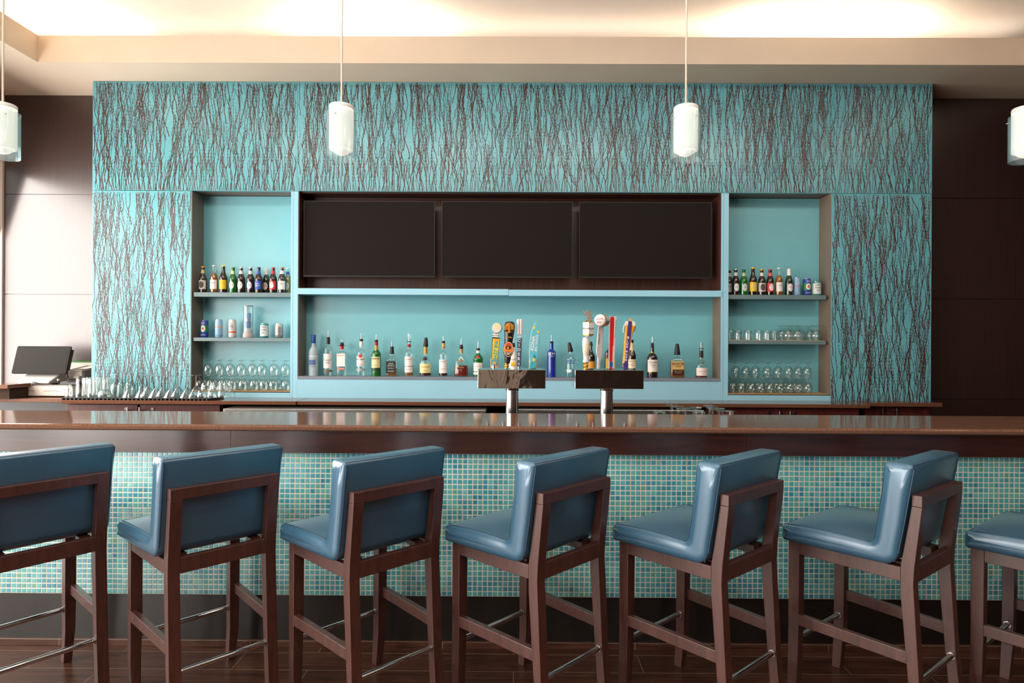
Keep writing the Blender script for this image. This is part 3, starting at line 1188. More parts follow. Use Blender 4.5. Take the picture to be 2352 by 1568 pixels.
MT['opal'] = opal_mat()
MT['bulb'] = pbr('lit_bulb', (1, .95, .88, 1), .5, emit=(1, .93, .82, 1), estr=.5)
MT['cord'] = pbr('pale_cord', lin(214, 196, 180), .5)
YL = 3.1
ped = None
for u, ang, lab in ((6, 200, 'glass pendant lamp at the left edge, cut off by the picture'), (784, 20, 'glass cylinder pendant hanging left of centre over the bar'), (1575, 70, 'glass cylinder pendant hanging right of centre over the bar'), (2357, 20, 'glass pendant lamp at the right edge, cut off by the picture')):
    x = X(u, YL, 320)
    if ped is None:
        ped = thing('pendant_lamp', lab, 'pendant lamp', (x, YL, ZC), R_(ang), 'glass pendants over the bar')
        zb = 2.385 - ZC
        build('canopy', MB().lathe([(0, -.0005), (.06, -.0005), (.062, -.02), (.05, -.026), (0, -.026)], 28), MT['white'], ped)
        build('cord', MB().tube([(0, 0, -.02), (0, 0, zb + .268)], .0048, 8), MT['cord'], ped)
        sh = build('opal_shade', MB().lathe([(.0555, zb + .044), (.0585, zb + .044), (.0595, zb + .048), (.0595, zb + .25), (.0585, zb + .251), (.0565, zb + .249), (.0565, zb + .048), (.0555, zb + .044)], 40), MT['opal'], ped)
        build('cap', MB().lathe([(0, zb + .268), (.03, zb + .268), (.058, zb + .266), (.0605, zb + .262), (.0605, zb + .249), (.055, zb + .247), (0, zb + .247)], 40), MT['white'], ped)
        build('outer_glass', MB().lathe([(.0695, zb + .001), (.072, zb), (.0735, zb + .001), (.0735, zb + .227), (.072, zb + .228), (.0705, zb + .227), (.0695, zb + .001)], 48), MT['pane'], ped)
        build('bulb', MB().lathe([(0, zb + .018), (.016, zb + .020), (.030, zb + .026), (.041, zb + .036), (.046, zb + .050), (.044, zb + .066), (.034, zb + .090), (.022, zb + .115), (.016, zb + .15), (.016, zb + .247)], 28), MT['bulb'], ped)
        for k in range(3):
            a = 2 * PI * k / 3
            build('pin', MB().tube([(.058 * math.cos(a), .058 * math.sin(a), zb + .205), (.079 * math.cos(a), .079 * math.sin(a), zb + .205)], .0033, 8), MT['satin_chrome'], ped)
    else:
        dup(ped, (x, YL, ZC), R_(ang), lab)

# ================================================================== bottles, cans and glasses
for _k in SH:
    SH[_k] += .0008
ORD = ['first', 'second', 'third', 'fourth', 'fifth', 'sixth', 'seventh', 'eighth', 'ninth', 'tenth', 'eleventh']
G = {
    'clear': clear('bottle_glass', (.95, .98, .97), .6, .05, 2.5),
    'frost': pbr('frosted_glass', lin(178, 196, 204), .45, spec=.4),
    'green': clear('green_glass', (.05, .42, .10), .5, .05, 3, body=lin(10, 120, 40), bodyfac=.62),
    'dkgreen': clear('dark_green_glass', (.03, .14, .04), .5, .05, 3, body=lin(26, 52, 26), bodyfac=.7),
    'blue': clear('blue_glass', (.05, .10, .60), .4, .05, 3, body=lin(24, 58, 172), bodyfac=.72),
    'brown': clear('brown_glass', (.16, .06, .02), .45, .05, 3, body=lin(44, 22, 12), bodyfac=.62),
    'dark': clear('dark_brown_glass', (.06, .02, .01), .45, .05, 3, body=lin(34, 18, 12), bodyfac=.8),
    'amberbeer': clear('amber_beer', (.75, .42, .12), .4, .04, 3, body=lin(190, 120, 46), bodyfac=.5),
    'palebeer': clear('pale_beer', (.85, .68, .25), .4, .04, 3, body=lin(205, 175, 90), bodyfac=.5),
    'whitepaint': pbr('white_painted_glass', lin(236, 232, 226), .25),
    'amber': clear('amber_spirit', (.80, .42, .10), .3, .03, 3, body=lin(190, 120, 40), bodyfac=.4),
    'red': clear('red_brown_spirit', (.55, .10, .03), .3, .03, 3, body=lin(150, 40, 20), bodyfac=.5),
    'deep': clear('deep_brown_spirit', (.25, .06, .03), .3, .03, 3, body=lin(80, 26, 20), bodyfac=.6),
    'water': clear('clear_spirit', (.93, .97, .97), .25, .02, 3),
}
WHT, CRM, BLK = flat(240, 236, 232), flat(238, 222, 168), flat(26, 24, 24)
GOLD = pbr('gold_foil', lin(206, 160, 78), .3, metal=.8)
SILV = pbr('silver_foil', lin(196, 196, 200), .3, metal=.9)
YBOT = YP + .085


def rad(prof, z):
    for (r0, z0), (r1, z1) in zip(prof, prof[1:]):
        if min(z0, z1) <= z <= max(z0, z1) and z1 != z0:
            return r0 + (r1 - r0) * (z - z0) / (z1 - z0)
    return prof[0][0]


def smooth_prof(pts, n=4):
    """Catmull-Rom through (r, z) points"""
    out = []
    P = [pts[0]] + pts + [pts[-1]]
    for i in range(1, len(P) - 2):
        p0, p1, p2, p3 = P[i - 1], P[i], P[i + 1], P[i + 2]
        for k in range(n):
            t = k / n
            q = []
            for a, b, c, d in zip(p0, p1, p2, p3):
                q.append(.5 * ((2 * b) + (-a + c) * t + (2 * a - 5 * b + 4 * c - d) * t * t + (-a + 3 * b - 3 * c + d) * t ** 3))
            out.append(tuple(q))
    return out + [pts[-1]]


def wrap2(mb, z0, z1, prof, ha, off=.0006, n=12, m=0, a0=0.0, flat_y=None):
    if flat_y is not None:
        w = rad(prof, (z0 + z1) / 2) * math.sin(min(ha, 1.2))
        return mb.box(-w, w, -flat_y - .0012, -flat_y - .0004, z0, z1, m)
    vs, fs = [], []
    nz = 4
    for i in range(n + 1):
        a = a0 - ha + 2 * ha * i / n
        for k in range(nz + 1):
            z = z0 + (z1 - z0) * k / nz
            R = rad(prof, z) + off
            vs.append((R * math.sin(a), -R * math.cos(a), z))
    for i in range(n):
        for k in range(nz):
            q = i * (nz + 1) + k
            fs.append((q, q + nz + 1, q + nz + 2, q + 1))
    return mb.add(vs, fs, m, True)


def bottle(label, u, s, base, z, prof, glass, sq=0, dy=1.0, liq=None, labels=(), text=(), bands=(), seal=None, top=None, group='liquor bottles on the ledge', cat='bottle', name='liquor_bottle', Y=None, rz=0):
    """prof and all heights are given in picture units: half width and height above `base`"""
    Y = Y or YBOT
    c = lambda y: (base - y) * s
    p = smooth_prof([(hw * s, c(y)) for hw, y in prof])
    p = [(max(r, .001), max(zz, 0)) for r, zz in p]
    b = thing(name, label, cat, (X(u, Y, 860), Y, z), rz, group)
    zmax = p[-1][1]
    neck = p[-1][0]
    rmax = max(r for r, _ in p)
    e = None
    if sq:
        e = [2 + (sq - 2) * min(1, max(0, (r - neck * 1.15) / (rmax - neck * 1.15))) for r, _ in p]
    fy = (rmax * dy) if sq else None
    full = [(0, .0)] + p + [(0, zmax)]
    mb = MB().lathe(full, 28, m=0, sq=([2] + e + [2]) if e else None, dy=dy if sq else 1)
    g = build('glass', mb, G[glass], b)
    if liq:
        yl, mt = liq
        q = [(r * .93, max(zz, .006)) for r, zz in p if zz < c(yl)]
        q.append((rad(p, c(yl)) * .93, c(yl)))
        ee = [sq if sq else 2] * len(q)
        build('liquid', MB().lathe([(0, .006)] + q + [(0, c(yl))], 24, sq=([2] + ee + [2]) if sq else None, dy=dy if sq else 1), G[mt], b)
    for lb in labels:
        y0, y1, ha, mt = lb[:4]
        mb = MB()
        wrap2(mb, c(y1), c(y0), p, ha, flat_y=fy)
        lo = build('label', mb, mt, b)
        for t in text:
            if y0 <= t[2] <= y1:
                mb2 = MB()
                if fy:
                    text_mb(mb2, t[0], t[1] * s, c(t[2]), y=-fy - .0016, bold=t[4] if len(t) > 4 else 0)
                else:
                    text_mb(mb2, t[0], t[1] * s, c(t[2]), R=rad(p, c(t[2])) + .0012, bold=t[4] if len(t) > 4 else 0)
                build('lettering', mb2, t[3], lo)
    for t in text:
        if not any(l[0] <= t[2] <= l[1] for l in labels):
            mb2 = MB()
            if fy:
                text_mb(mb2, t[0], t[1] * s, c(t[2]), y=-fy - .001, bold=t[4] if len(t) > 4 else 0)
            else:
                text_mb(mb2, t[0], t[1] * s, c(t[2]), R=rad(p, c(t[2])) + .0008, bold=t[4] if len(t) > 4 else 0)
            build('lettering', mb2, t[3], g)
    for y0, y1, mt in bands:
        zz0, zz1 = c(y1), c(y0)
        n = 5
        pr = [(rad(p, zz0 + (zz1 - zz0) * k / n) + .0008, zz0 + (zz1 - zz0) * k / n) for k in range(n + 1)]
        build('neck_wrap', MB().lathe(pr, 24), mt, b)
    if seal:
        y, r, mt = seal
        R = rad(p, c(y))
        mb = MB().lathe([(0, .002), (r * s * .8, .002), (r * s, 0), (r * s, -.004)], 18).rot('X', PI / 2).move((0, -(fy or R) * .985, c(y)))
        build('seal', mb, mt, b)
    if top:
        k = top[0]
        if k == 'pourer':
            _, ya, yb, mtb, mts, bend = top
            za, zb_ = c(ya), c(yb)
            rn = neck
            po = build('pourer', MB().lathe([(0, zmax - .001), (rn * .9, zmax - .001), (rn * 1.05, zmax + .002), (rn * 1.1, (zmax + za) / 2), (rn * .75, za - .003), (rn * 1.15, za - .002), (rn * 1.15, za), (0, za)], 18), mtb, b)
            d = bend * s
            build('spout', MB().tube([(0, 0, za - .002), (0, 0, za + (zb_ - za) * .35), (d * .4, 0, za + (zb_ - za) * .7), (d, 0, zb_)], [.0048, .0042, .0037, .0030], 10), mts, po)
        elif k == 'cone':
            _, yt, mtb, tilt = top
            h = c(yt) - zmax
            mb = MB().lathe([(0, -.004), (neck * 1.5, -.004), (neck * 1.55, .002), (neck * 1.35, h * .3), (neck * 1.05, h * .75), (neck * .8, h * .96), (0, h)], 16)
            mb.rot('Y', tilt).move((0, 0, zmax))
            build('pourer', mb, mtb, b)
        elif k == 'jigger':
            _, yt = top[:2]
            h = c(yt) - zmax
            po = build('pourer', MB().lathe([(neck * 1.0, 0), (neck * 1.25, .004), (neck * 1.1, h * .45), (neck * 1.35, h * .5), (neck * 1.0, h)], 18).move((0, 0, zmax)), MT['glass'], b)
            build('spout', MB().tube([(0, 0, zmax - .002), (0, 0, zmax + h * .97)], .004, 8), MT['satin_chrome'], po)
            build('ring', MB().lathe([(0, 0), (neck * 1.3, 0), (neck * 1.3, .006), (0, .006)], 18).move((0, 0, zmax + h * .2)), BLK, po)
        elif k == 'cap':
            _, yt, mtb = top
            h = c(yt) - zmax
            build('cap', MB().lathe([(neck * 1.06, -.003), (neck * 1.12, 0), (neck * 1.12, h - .003), (neck * 1.0, h), (0, h)], 22).move((0, 0, zmax)), mtb, b)
    return b


ZL = SH['ledge']
S3, S4, S5 = 1 / 1523.0, 1 / 1560.0, 1 / 1489.0
CH, BK = MT['satin_chrome'], BLK
u3 = lambda x: 690 + x / 5.47
u4 = lambda x: 1080 + x / 5.6
u5 = lambda x: 1460 + x / 5.345
bottle('tall frosted vodka bottle with blue cap, leftmost on the ledge', u3(163), S3, 890, ZL,
       [(54, 890), (58, 880), (58, 640), (57, 590), (46, 556), (28, 528), (24, 505), (24, 478)], 'frost',
       labels=[(690, 752, .75, flat(92, 112, 168))], text=[('VODKA', 26, 772, flat(110, 120, 160))], bands=[(640, 652, flat(225, 230, 238))], top=('cap', 376, flat(34, 78, 160, .35)))
bottle('clear vodka bottle with white label and steel spout, second on the ledge', u3(348), S3, 888, ZL,
       [(54, 888), (57, 880), (57, 640), (56, 570), (46, 530), (28, 508), (21, 490), (20, 432)], 'clear', liq=(850, 'water'),
       labels=[(612, 792, 1.1, WHT), (815, 840, 1.3, flat(120, 98, 74))], text=[('Ketel', 40, 690, flat(60, 50, 60)), ('ONE', 30, 725, flat(60, 50, 60))], bands=[(434, 492, flat(34, 26, 22))], top=('pourer', 402, 325, BK, CH, 0))
bottle('square clear gin bottle with red neck and white label', u3(520), S3, 888, ZL,
       [(56, 888), (58, 880), (58, 640), (57, 610), (45, 588), (25, 575), (22, 560), (22, 506)], 'clear', sq=5, dy=.8, liq=(860, 'water'),
       labels=[(608, 768, 1.1, WHT), (785, 812, .8, flat(222, 96, 74))], text=[('BEEFEATER', 19, 632, flat(214, 90, 70)), ('LONDON', 18, 798, WHT)], bands=[(505, 556, flat(206, 54, 40))],
       top=('pourer', 470, 430, BK, MT['glass'], -14))
bottle('clear rum bottle with round red emblem and white neck', u3(763), S3, 892, ZL,
       [(53, 892), (57, 880), (57, 640), (55, 595), (42, 570), (24, 550), (21, 530), (21, 456)], 'clear', liq=(640, 'water'),
       labels=[(642, 768, 1.1, WHT), (800, 828, 1.3, flat(176, 178, 178))], text=[('BACARDI', 27, 683, flat(52, 46, 46), .0003), ('SUPERIOR', 14, 748, flat(52, 46, 46))], bands=[(458, 522, WHT)], seal=(640, 24, flat(196, 74, 62)), top=('pourer', 428, 355, BK, CH, 0))
bottle('green whiskey bottle with cream label and red-topped neck', u3(952), S3, 893, ZL,
       [(55, 893), (58, 882), (58, 650), (56, 610), (44, 585), (25, 560), (21, 530), (20, 466)], 'green', liq=(830, 'deep'),
       labels=[(650, 788, 1.15, CRM), (795, 825, 1.15, flat(36, 62, 44))], text=[('JAMESON', 28, 674, flat(70, 66, 40), .0004), ('IRISH WHISKEY', 11, 760, flat(110, 90, 50))],
       bands=[(466, 508, flat(164, 30, 36)), (510, 560, flat(196, 160, 60))], seal=(572, 14, GOLD), top=('pourer', 438, 375, BK, CH, 0))
bottle('square whiskey bottle with ornate black label and black neck', u3(1148), S3, 895, ZL,
       [(62, 895), (65, 885), (65, 720), (63, 690), (52, 665), (30, 640), (28, 620), (22, 560), (22, 528)], 'clear', sq=6, dy=.95, liq=(800, 'amber'),
       labels=[(706, 856, 1.3, flat(30, 28, 30))], text=[('JACK', 26, 738, flat(220, 220, 220)), ("DANIEL'S", 22, 764, flat(220, 220, 220)), ('Old No.7', 20, 795, flat(220, 220, 220)), ('WHISKEY', 20, 832, flat(220, 220, 220))], bands=[(530, 618, BK)], top=('pourer', 524, 460, BK, CH, 0))
bottle('clear scotch bottle with tall clear measuring pourer and two white labels', u3(1363), S3, 893, ZL,
       [(52, 893), (55, 882), (55, 640), (53, 598), (42, 575), (26, 550), (22, 525), (22, 490)], 'clear', liq=(755, 'amber'),
       labels=[(645, 764, 1.1, WHT), (772, 845, 1.1, WHT)], text=[("DEWAR'S", 24, 682, flat(140, 110, 90)), ('WHITE LABEL', 15, 806, flat(140, 110, 90))], bands=[(490, 530, flat(150, 44, 40))], top=('jigger', 360))
bottle('round-shouldered cognac bottle with gold neck and tall black cap', u3(1572), S3, 893, ZL,
       [(68, 893), (74, 878), (74, 740), (72, 700), (55, 668), (32, 640), (23, 612), (21, 515)], 'clear', liq=(845, 'deep'),
       labels=[(732, 848, 1.15, flat(238, 224, 158))], text=[('Hennessy', 32, 772, flat(150, 120, 60)), ('COGNAC', 18, 822, flat(120, 100, 60))], bands=[(516, 610, flat(196, 152, 52, .35))], seal=(672, 26, flat(40, 32, 30)), top=('cone', 405, BK, .04))
bottle('clear rum bottle with orange-gold neck and white label', u3(1795), S3, 893, ZL,
       [(52, 893), (55, 884), (55, 650), (53, 612), (42, 588), (26, 566), (21, 545), (20, 476)], 'clear', liq=(852, 'deep'),
       labels=[(682, 850, 1.1, WHT)], text=[('SPICED', 22, 706, flat(50, 44, 44)), ('RUM', 26, 800, flat(170, 130, 70))], bands=[(476, 522, flat(214, 164, 84)), (524, 542, flat(206, 104, 48))], top=('pourer', 447, 388, BK, CH, 0))
bottle('wide bell-shaped brandy bottle with red-brown spirit', u3(2020), S3, 893, ZL,
       [(84, 893), (92, 870), (92, 830), (86, 760), (74, 700), (52, 650), (30, 612), (22, 590), (21, 548)], 'clear', sq=2.6, dy=.75, liq=(756, 'red'),
       labels=[(768, 800, .5, flat(86, 30, 20))], text=[('BRANDY', 20, 776, flat(220, 180, 110)), ('VS', 34, 812, flat(214, 150, 110))], bands=[(548, 600, flat(178, 146, 92, .35))], seal=(692, 20, flat(196, 120, 70)), top=('pourer', 494, 415, BK, CH, 0))
bottle('green gin bottle with red seal and white label', u3(2232), S3, 898, ZL,
       [(58, 898), (62, 886), (60, 720), (63, 690), (62, 672), (48, 640), (30, 618), (24, 602), (22, 570)], 'green',
       labels=[(722, 830, 1.15, WHT), (842, 870, 1.15, WHT)], text=[('LONDON DRY', 15, 770, flat(150, 110, 110))], bands=[(570, 604, WHT)], seal=(655, 25, flat(196, 40, 46)), top=('pourer', 542, 460, BK, CH, 0))
bottle('clear bottle with peach label, mostly hidden behind the yellow tap handle', u4(314), S4, 925, ZL,
       [(52, 925), (56, 915), (56, 680), (50, 640), (30, 600), (22, 570), (21, 530)], 'clear', labels=[(690, 860, 1.2, flat(222, 178, 140))], top=('pourer', 510, 470, BK, CH, 0))
bottle('white coconut rum bottle with sun and palm picture', u4(553), S4, 925, ZL,
       [(58, 925), (62, 910), (60, 800), (54, 720), (40, 640), (26, 590), (21, 560), (21, 545)], 'whitepaint',
       text=[('MALIBU', 26, 704, flat(120, 70, 50))], seal=(762, 34, flat(232, 190, 66)), bands=[(546, 562, WHT)], top=('pourer', 490, 420, BK, flat(236, 234, 230), 0))
bottle('dark rum bottle with cream label, behind the surfboard tap handle', u4(808), S4, 926, ZL,
       [(52, 926), (56, 916), (56, 690), (50, 655), (32, 630), (22, 606), (21, 560)], 'dark', labels=[(680, 840, 1.25, flat(228, 206, 178))], top=('pourer', 535, 480, BK, CH, 0))
bottle('cobalt blue vodka bottle with steel spout', u4(1045), S4, 928, ZL,
       [(53, 928), (56, 918), (56, 640), (54, 605), (40, 590), (26, 572), (24, 555), (23, 494)], 'blue',
       text=[('SKYY', 44, 632, WHT, .0006), ('VODKA', 18, 664, WHT)], top=('pourer', 470, 390, BK, CH, -4))
bottle('squat clear vodka bottle with blue lettering and slanted black pourer', u4(1290), S4, 930, ZL,
       [(62, 930), (66, 918), (66, 720), (63, 690), (48, 660), (26, 645), (22, 630), (22, 598)], 'clear', liq=(760, 'water'),
       text=[('ABSOLUT', 30, 722, flat(50, 78, 160), .0006), ('VODKA', 30, 750, flat(50, 78, 160), .0006)], labels=[(830, 866, .9, flat(226, 232, 234))], bands=[(598, 612, SILV)], top=('cone', 480, BK, -.16))
bottle('dark rum bottle with yellow label, behind the white porcelain tap handle', u4(1552), S4, 930, ZL,
       [(50, 930), (54, 920), (54, 690), (50, 650), (34, 620), (18, 580), (15, 520)], 'dark', labels=[(700, 724, 1.2, BK), (725, 900, 1.2, flat(214, 150, 50))], top=('cone', 470, BK, 0))
bottle('brown liqueur bottle with yellow and red label, behind the red tap handle', u4(1792), S4, 932, ZL,
       [(58, 932), (62, 920), (62, 640), (52, 605), (30, 580), (20, 555), (18, 520)], 'dark', sq=3, dy=.8, labels=[(690, 900, 1.2, flat(226, 186, 84)), (640, 688, .9, flat(150, 50, 40))], top=('pourer', 500, 470, BK, CH, 0))
bottle('brown liqueur bottle with cream labels, behind the orange and purple handle', u4(2078), S4, 934, ZL,
       [(50, 934), (54, 924), (54, 690), (52, 650), (40, 610), (26, 570), (22, 540), (20, 470)], 'dark', labels=[(700, 815, 1.15, flat(236, 222, 192))], text=[('KAHLUA', 22, 725, flat(90, 60, 40)), ('C', 50, 770, flat(70, 56, 40))], bands=[(492, 585, flat(214, 196, 150))], top=('cap', 448, BK))
bottle('dark whisky bottle with white script label and black spout tip', u5(203), S5, 892, ZL,
       [(62, 892), (65, 880), (65, 680), (62, 640), (46, 610), (26, 592), (22, 575), (18, 500)], 'dark', labels=[(672, 818, 1.2, flat(240, 230, 226))],
       text=[('Canadian', 32, 702, flat(60, 50, 50)), ('Club', 34, 736, flat(60, 50, 50)), ('1858', 17, 764, flat(120, 100, 90))], bands=[(576, 590, GOLD), (818, 826, GOLD), (500, 530, BK)], top=('pourer', 466, 395, BK, CH, 0))
bottle('squarish bourbon bottle with tan newspaper-style label', u5(508), S5, 890, ZL,
       [(80, 890), (85, 878), (85, 700), (82, 670), (62, 648), (30, 634), (24, 622), (24, 606)], 'clear', sq=7, dy=.6, liq=(690, 'amber'),
       labels=[(686, 788, .95, flat(212, 176, 112)), (796, 858, .95, flat(60, 24, 20))], text=[('KNOB', 48, 722, flat(28, 24, 22), .0004), ('CREEK', 26, 752, flat(28, 24, 22)), ('AGED 9 YEARS', 16, 808, flat(210, 170, 120)), ('BOURBON', 16, 828, flat(210, 170, 120))], top=('cone', 470, BK, 0))
bottle('round cognac bottle with long black neck and silver pourer', u5(805), S5, 893, ZL,
       [(68, 893), (74, 880), (73, 760), (66, 722), (48, 694), (28, 670), (24, 650), (22, 560)], 'clear', liq=(862, 'red'),
       labels=[(768, 864, 1.15, flat(240, 228, 222))], text=[('COURVOISIER', 18, 815, flat(190, 110, 90)), ('VS', 16, 844, flat(190, 150, 100))], bands=[(560, 645, flat(36, 28, 26)), (646, 652, GOLD)], seal=(710, 14, flat(110, 96, 60)), top=('jigger', 455))

# ------------------------------------------------------------------ beer bottles and cans


def beer(label, u, z, h, glass, cap, lab, neck=None, oval=None, txt=None, foil=None, liq=None, grp='beer bottles in the left recess', tcol=None, tsz=.016, back=False):
    Y = YP + (.145 if back else .075)
    bx = X(u, Y, 670)
    bx = max(bx, dr1 + .034) if u > 1200 else min(bx, dl0 - .034)
    b = thing('beer_bottle', label, 'beer bottle', (bx, Y, z), random.uniform(-.12, .12), grp)
    k = h / .228
    pts = [(.028, 0), (.0305, .005), (.0305, .06), (.0305, .115), (.0275, .135), (.0195, .160), (.0150, .178), (.0138, .195), (.0132, .212), (.0140, .216), (.0140, .222)]
    p = smooth_prof([(r, zz * k) for r, zz in pts], 3)
    g = build('glass', MB().lathe([(0, 0)] + p + [(0, p[-1][1])], 22), G[glass], b)
    if liq:
        q = [(r * .94, max(zz, .004)) for r, zz in p if zz < .165 * k]
        build('liquid', MB().lathe([(0, .004)] + q + [(0, q[-1][1])], 18), G[liq], b)
    build('cap', MB().lathe([(.0148, p[-1][1] - .006), (.0152, p[-1][1]), (.0135, p[-1][1] + .004), (0, p[-1][1] + .005)], 18), cap, b)
    if foil:
        build('foil', MB().lathe([(rad(p, zz * k) + .0006, zz * k) for zz in (.17, .18, .19, .20, .21, .217)] + [(0, .229 * k)], 20), foil, b)
    if lab:
        lo = build('label', wrap2(MB(), .03 * k, .105 * k, p, 1.2), lab, b)
        if oval:
            build('emblem', wrap_oval(MB(), .068 * k, .030 * k, .019, .0305 + .0012), oval, lo)
        if txt:
            mb = MB()
            for i, t in enumerate(txt.split('\n')):
                text_mb(mb, t, tsz, (.080 - i * .018) * k, R=.0305 + .0018)
            build('lettering', mb, tcol or BLK, lo)
    elif oval:
        lo = build('label', wrap_oval(MB(), .066 * k, .034 * k, .022, .0305 + .0008), oval, b)
        if txt:
            mb = MB()
            text_mb(mb, txt, tsz, .068 * k, R=.0305 + .0014)
            build('lettering', mb, tcol or BLK, lo)
    if neck:
        build('neck_label', wrap2(MB(), .166 * k, .196 * k, p, 1.3), neck, b)
    return b


zl1, zr1 = SH['l1'], SH['r1']
OR, YE_, RD, BL, GR = flat(226, 140, 44), flat(240, 196, 38), flat(196, 44, 52), flat(44, 88, 176), flat(46, 120, 60)
ul = lambda x: 430 + x / 4.611
ur = lambda x: 1650 + x / 4.752
beer('dark brown beer bottle with orange cap, leftmost on the left top shelf', ul(168), zl1, .219, 'dark', OR, flat(206, 196, 184), neck=flat(200, 180, 120), oval=flat(60, 48, 44))
beer('clear beer bottle with amber beer and black-and-white label, second from left', ul(285), zl1, .229, 'clear', flat(222, 226, 226), flat(232, 230, 226), liq='amberbeer', txt='CORONA', tsz=.011)
beer('amber beer bottle with yellow cap and large yellow label, left recess', ul(383), zl1, .228, 'brown', YE_, flat(240, 194, 34), txt='BOCK', tcol=flat(200, 150, 40), tsz=.016)
beer('green beer bottle with white oval label, left recess', ul(486), zl1, .212, 'green', GR, None, oval=flat(214, 224, 212), neck=flat(190, 210, 150), txt='LAGER', tcol=flat(40, 90, 50), tsz=.010)
beer('brown beer bottle with white oval and red-white-blue neck label, left recess', ul(572), zl1, .214, 'brown', SILV, None, oval=flat(236, 234, 232), neck=flat(226, 220, 220), txt='ULTRA', tcol=flat(40, 60, 120), tsz=.011)
beer('brown beer bottle with white neck and pale oval label, left recess', ul(671), zl1, .213, 'brown', SILV, None, oval=flat(218, 214, 222), neck=flat(232, 226, 222), txt='Coors', tcol=flat(170, 50, 60), tsz=.014)
beer('brown beer bottle with blue cap, blue neck and blue label', ul(758), zl1, .214, 'brown', flat(36, 56, 120), BL, neck=BL, txt='BUD\nLIGHT', tcol=WHT, tsz=.017)
beer('dark green beer bottle with white foil neck and red shield label, left recess', ul(838), zl1, .213, 'dkgreen', WHT, None, oval=flat(232, 214, 204), foil=flat(236, 230, 226), txt='STELLA', tcol=flat(190, 40, 44), tsz=.012, back=True)
beer('brown beer bottle with red cap and red and white label, left recess', ul(910), zl1, .214, 'brown', flat(206, 56, 80), flat(206, 44, 56), neck=flat(206, 44, 56), oval=flat(238, 232, 230), txt='Budweiser', tcol=flat(190, 40, 50), tsz=.009)
beer('brown beer bottle with gold cap and white label lettered in black, left recess', ul(1005), zl1, .216, 'dark', flat(186, 150, 90), flat(238, 228, 214), neck=flat(238, 230, 222), txt='Lite', tcol=flat(40, 40, 60), tsz=.022)
beer('clear beer bottle of pale beer, rightmost in the left recess', ul(1066), zl1, .216, 'clear', flat(228, 226, 220), None, oval=flat(238, 236, 232), neck=flat(60, 96, 160), liq='palebeer', txt='LIGHT', tcol=flat(50, 70, 130), tsz=.012, back=True)
gr = 'beer bottles in the right recess'
beer('brown beer bottle half hidden by the upright, leftmost in the right recess', ur(118), zr1, .218, 'dark', flat(186, 150, 90), flat(232, 222, 208), neck=flat(232, 224, 214), txt='Lite', tcol=flat(40, 40, 60), tsz=.022, grp=gr, back=True)
beer('brown beer bottle with white oval and red-white-blue neck label, right recess', ur(188), zr1, .217, 'brown', SILV, None, oval=flat(226, 228, 232), neck=flat(226, 220, 220), txt='ULTRA', tcol=flat(60, 90, 170), tsz=.011, grp=gr)
beer('green beer bottle with white oval label, right recess', ur(275), zr1, .214, 'green', GR, None, oval=flat(206, 214, 208), neck=flat(190, 210, 150), txt='LAGER', tcol=flat(40, 90, 50), tsz=.010, grp=gr)
beer('brown beer bottle with yellow cap and large yellow label, right recess', ur(377), zr1, .230, 'brown', YE_, flat(240, 194, 34), oval=flat(226, 196, 96), grp=gr)
beer('dark beer bottle with yellow-orange cap and black-and-white label, right recess', ur(473), zr1, .216, 'dark', flat(230, 170, 50), flat(206, 196, 190), neck=flat(226, 216, 196), oval=flat(80, 70, 66), grp=gr)
beer('brown beer bottle with red cap and red and white label, right recess', ur(563), zr1, .216, 'brown', flat(196, 50, 66), flat(206, 44, 56), neck=flat(216, 90, 96), oval=flat(238, 232, 230), txt='Budweiser', tcol=flat(190, 40, 50), tsz=.009, grp=gr)
beer('clear beer bottle with amber beer and black-and-white label, right recess', ur(660), zr1, .229, 'clear', flat(222, 226, 226), flat(232, 228, 226), liq='amberbeer', txt='CORONA', tsz=.011, grp=gr)
beer('dark green beer bottle with white foil neck and red shield label, right recess', ur(770), zr1, .219, 'dkgreen', WHT, None, oval=flat(236, 226, 218), foil=flat(240, 236, 232), txt='STELLA', tcol=flat(190, 40, 44), tsz=.012, grp=gr)


def can(label, u, z, h, r, body, art, grp='drink cans in the left recess', Y=None, v=770):
    Y = Y or YP + .085
    c = thing('drink_can', label, 'can', (X(u, Y, v), Y, z), 0, grp)
    build('body', MB().lathe([(0, .003), (r * .7, 0), (r * .78, .001), (r, .010), (r, h - .012), (r * .86, h - .003), (r * .86, h)], 26), body, c)
    build('lid', MB().lathe([(r * .87, h - .002), (r * .88, h + .0005), (r * .84, h), (r * .8, h - .003), (0, h - .003)], 22), MT['steel'], c)
    for a in art:
        if a[0] == 'band':
            build('printed_band', wrap(MB(), a[1] * h, a[2] * h, r + .0006, -1.6, 1.6, 18), a[3], c)
        elif a[0] == 'oval':
            build('emblem', wrap_oval(MB(), a[1] * h, a[2] * h, a[3], r + .001), a[4], c)
        elif a[0] == 'star':
            mb = MB()
            pts = []
            for k in range(10):
                q = a[2] * (1 if k % 2 == 0 else .42)
                t = PI / 2 + k * PI / 5
                pts.append((q * math.cos(t), q * math.sin(t)))
            vs = [((r + .0016) * math.sin(x / r), -(r + .0016) * math.cos(x / r), a[1] * h + zz) for x, zz in pts] + [(0, -r - .0016, a[1] * h)]
            mb.add(vs, [(10, i, (i + 1) % 10) for i in range(10)])
            build('star', mb, a[3], c)
        elif a[0] == 'text':
            build('lettering', text_mb(MB(), a[1], a[2], a[3] * h, R=r + .0022, bold=a[5] if len(a) > 5 else 0), a[4], c)
    return c


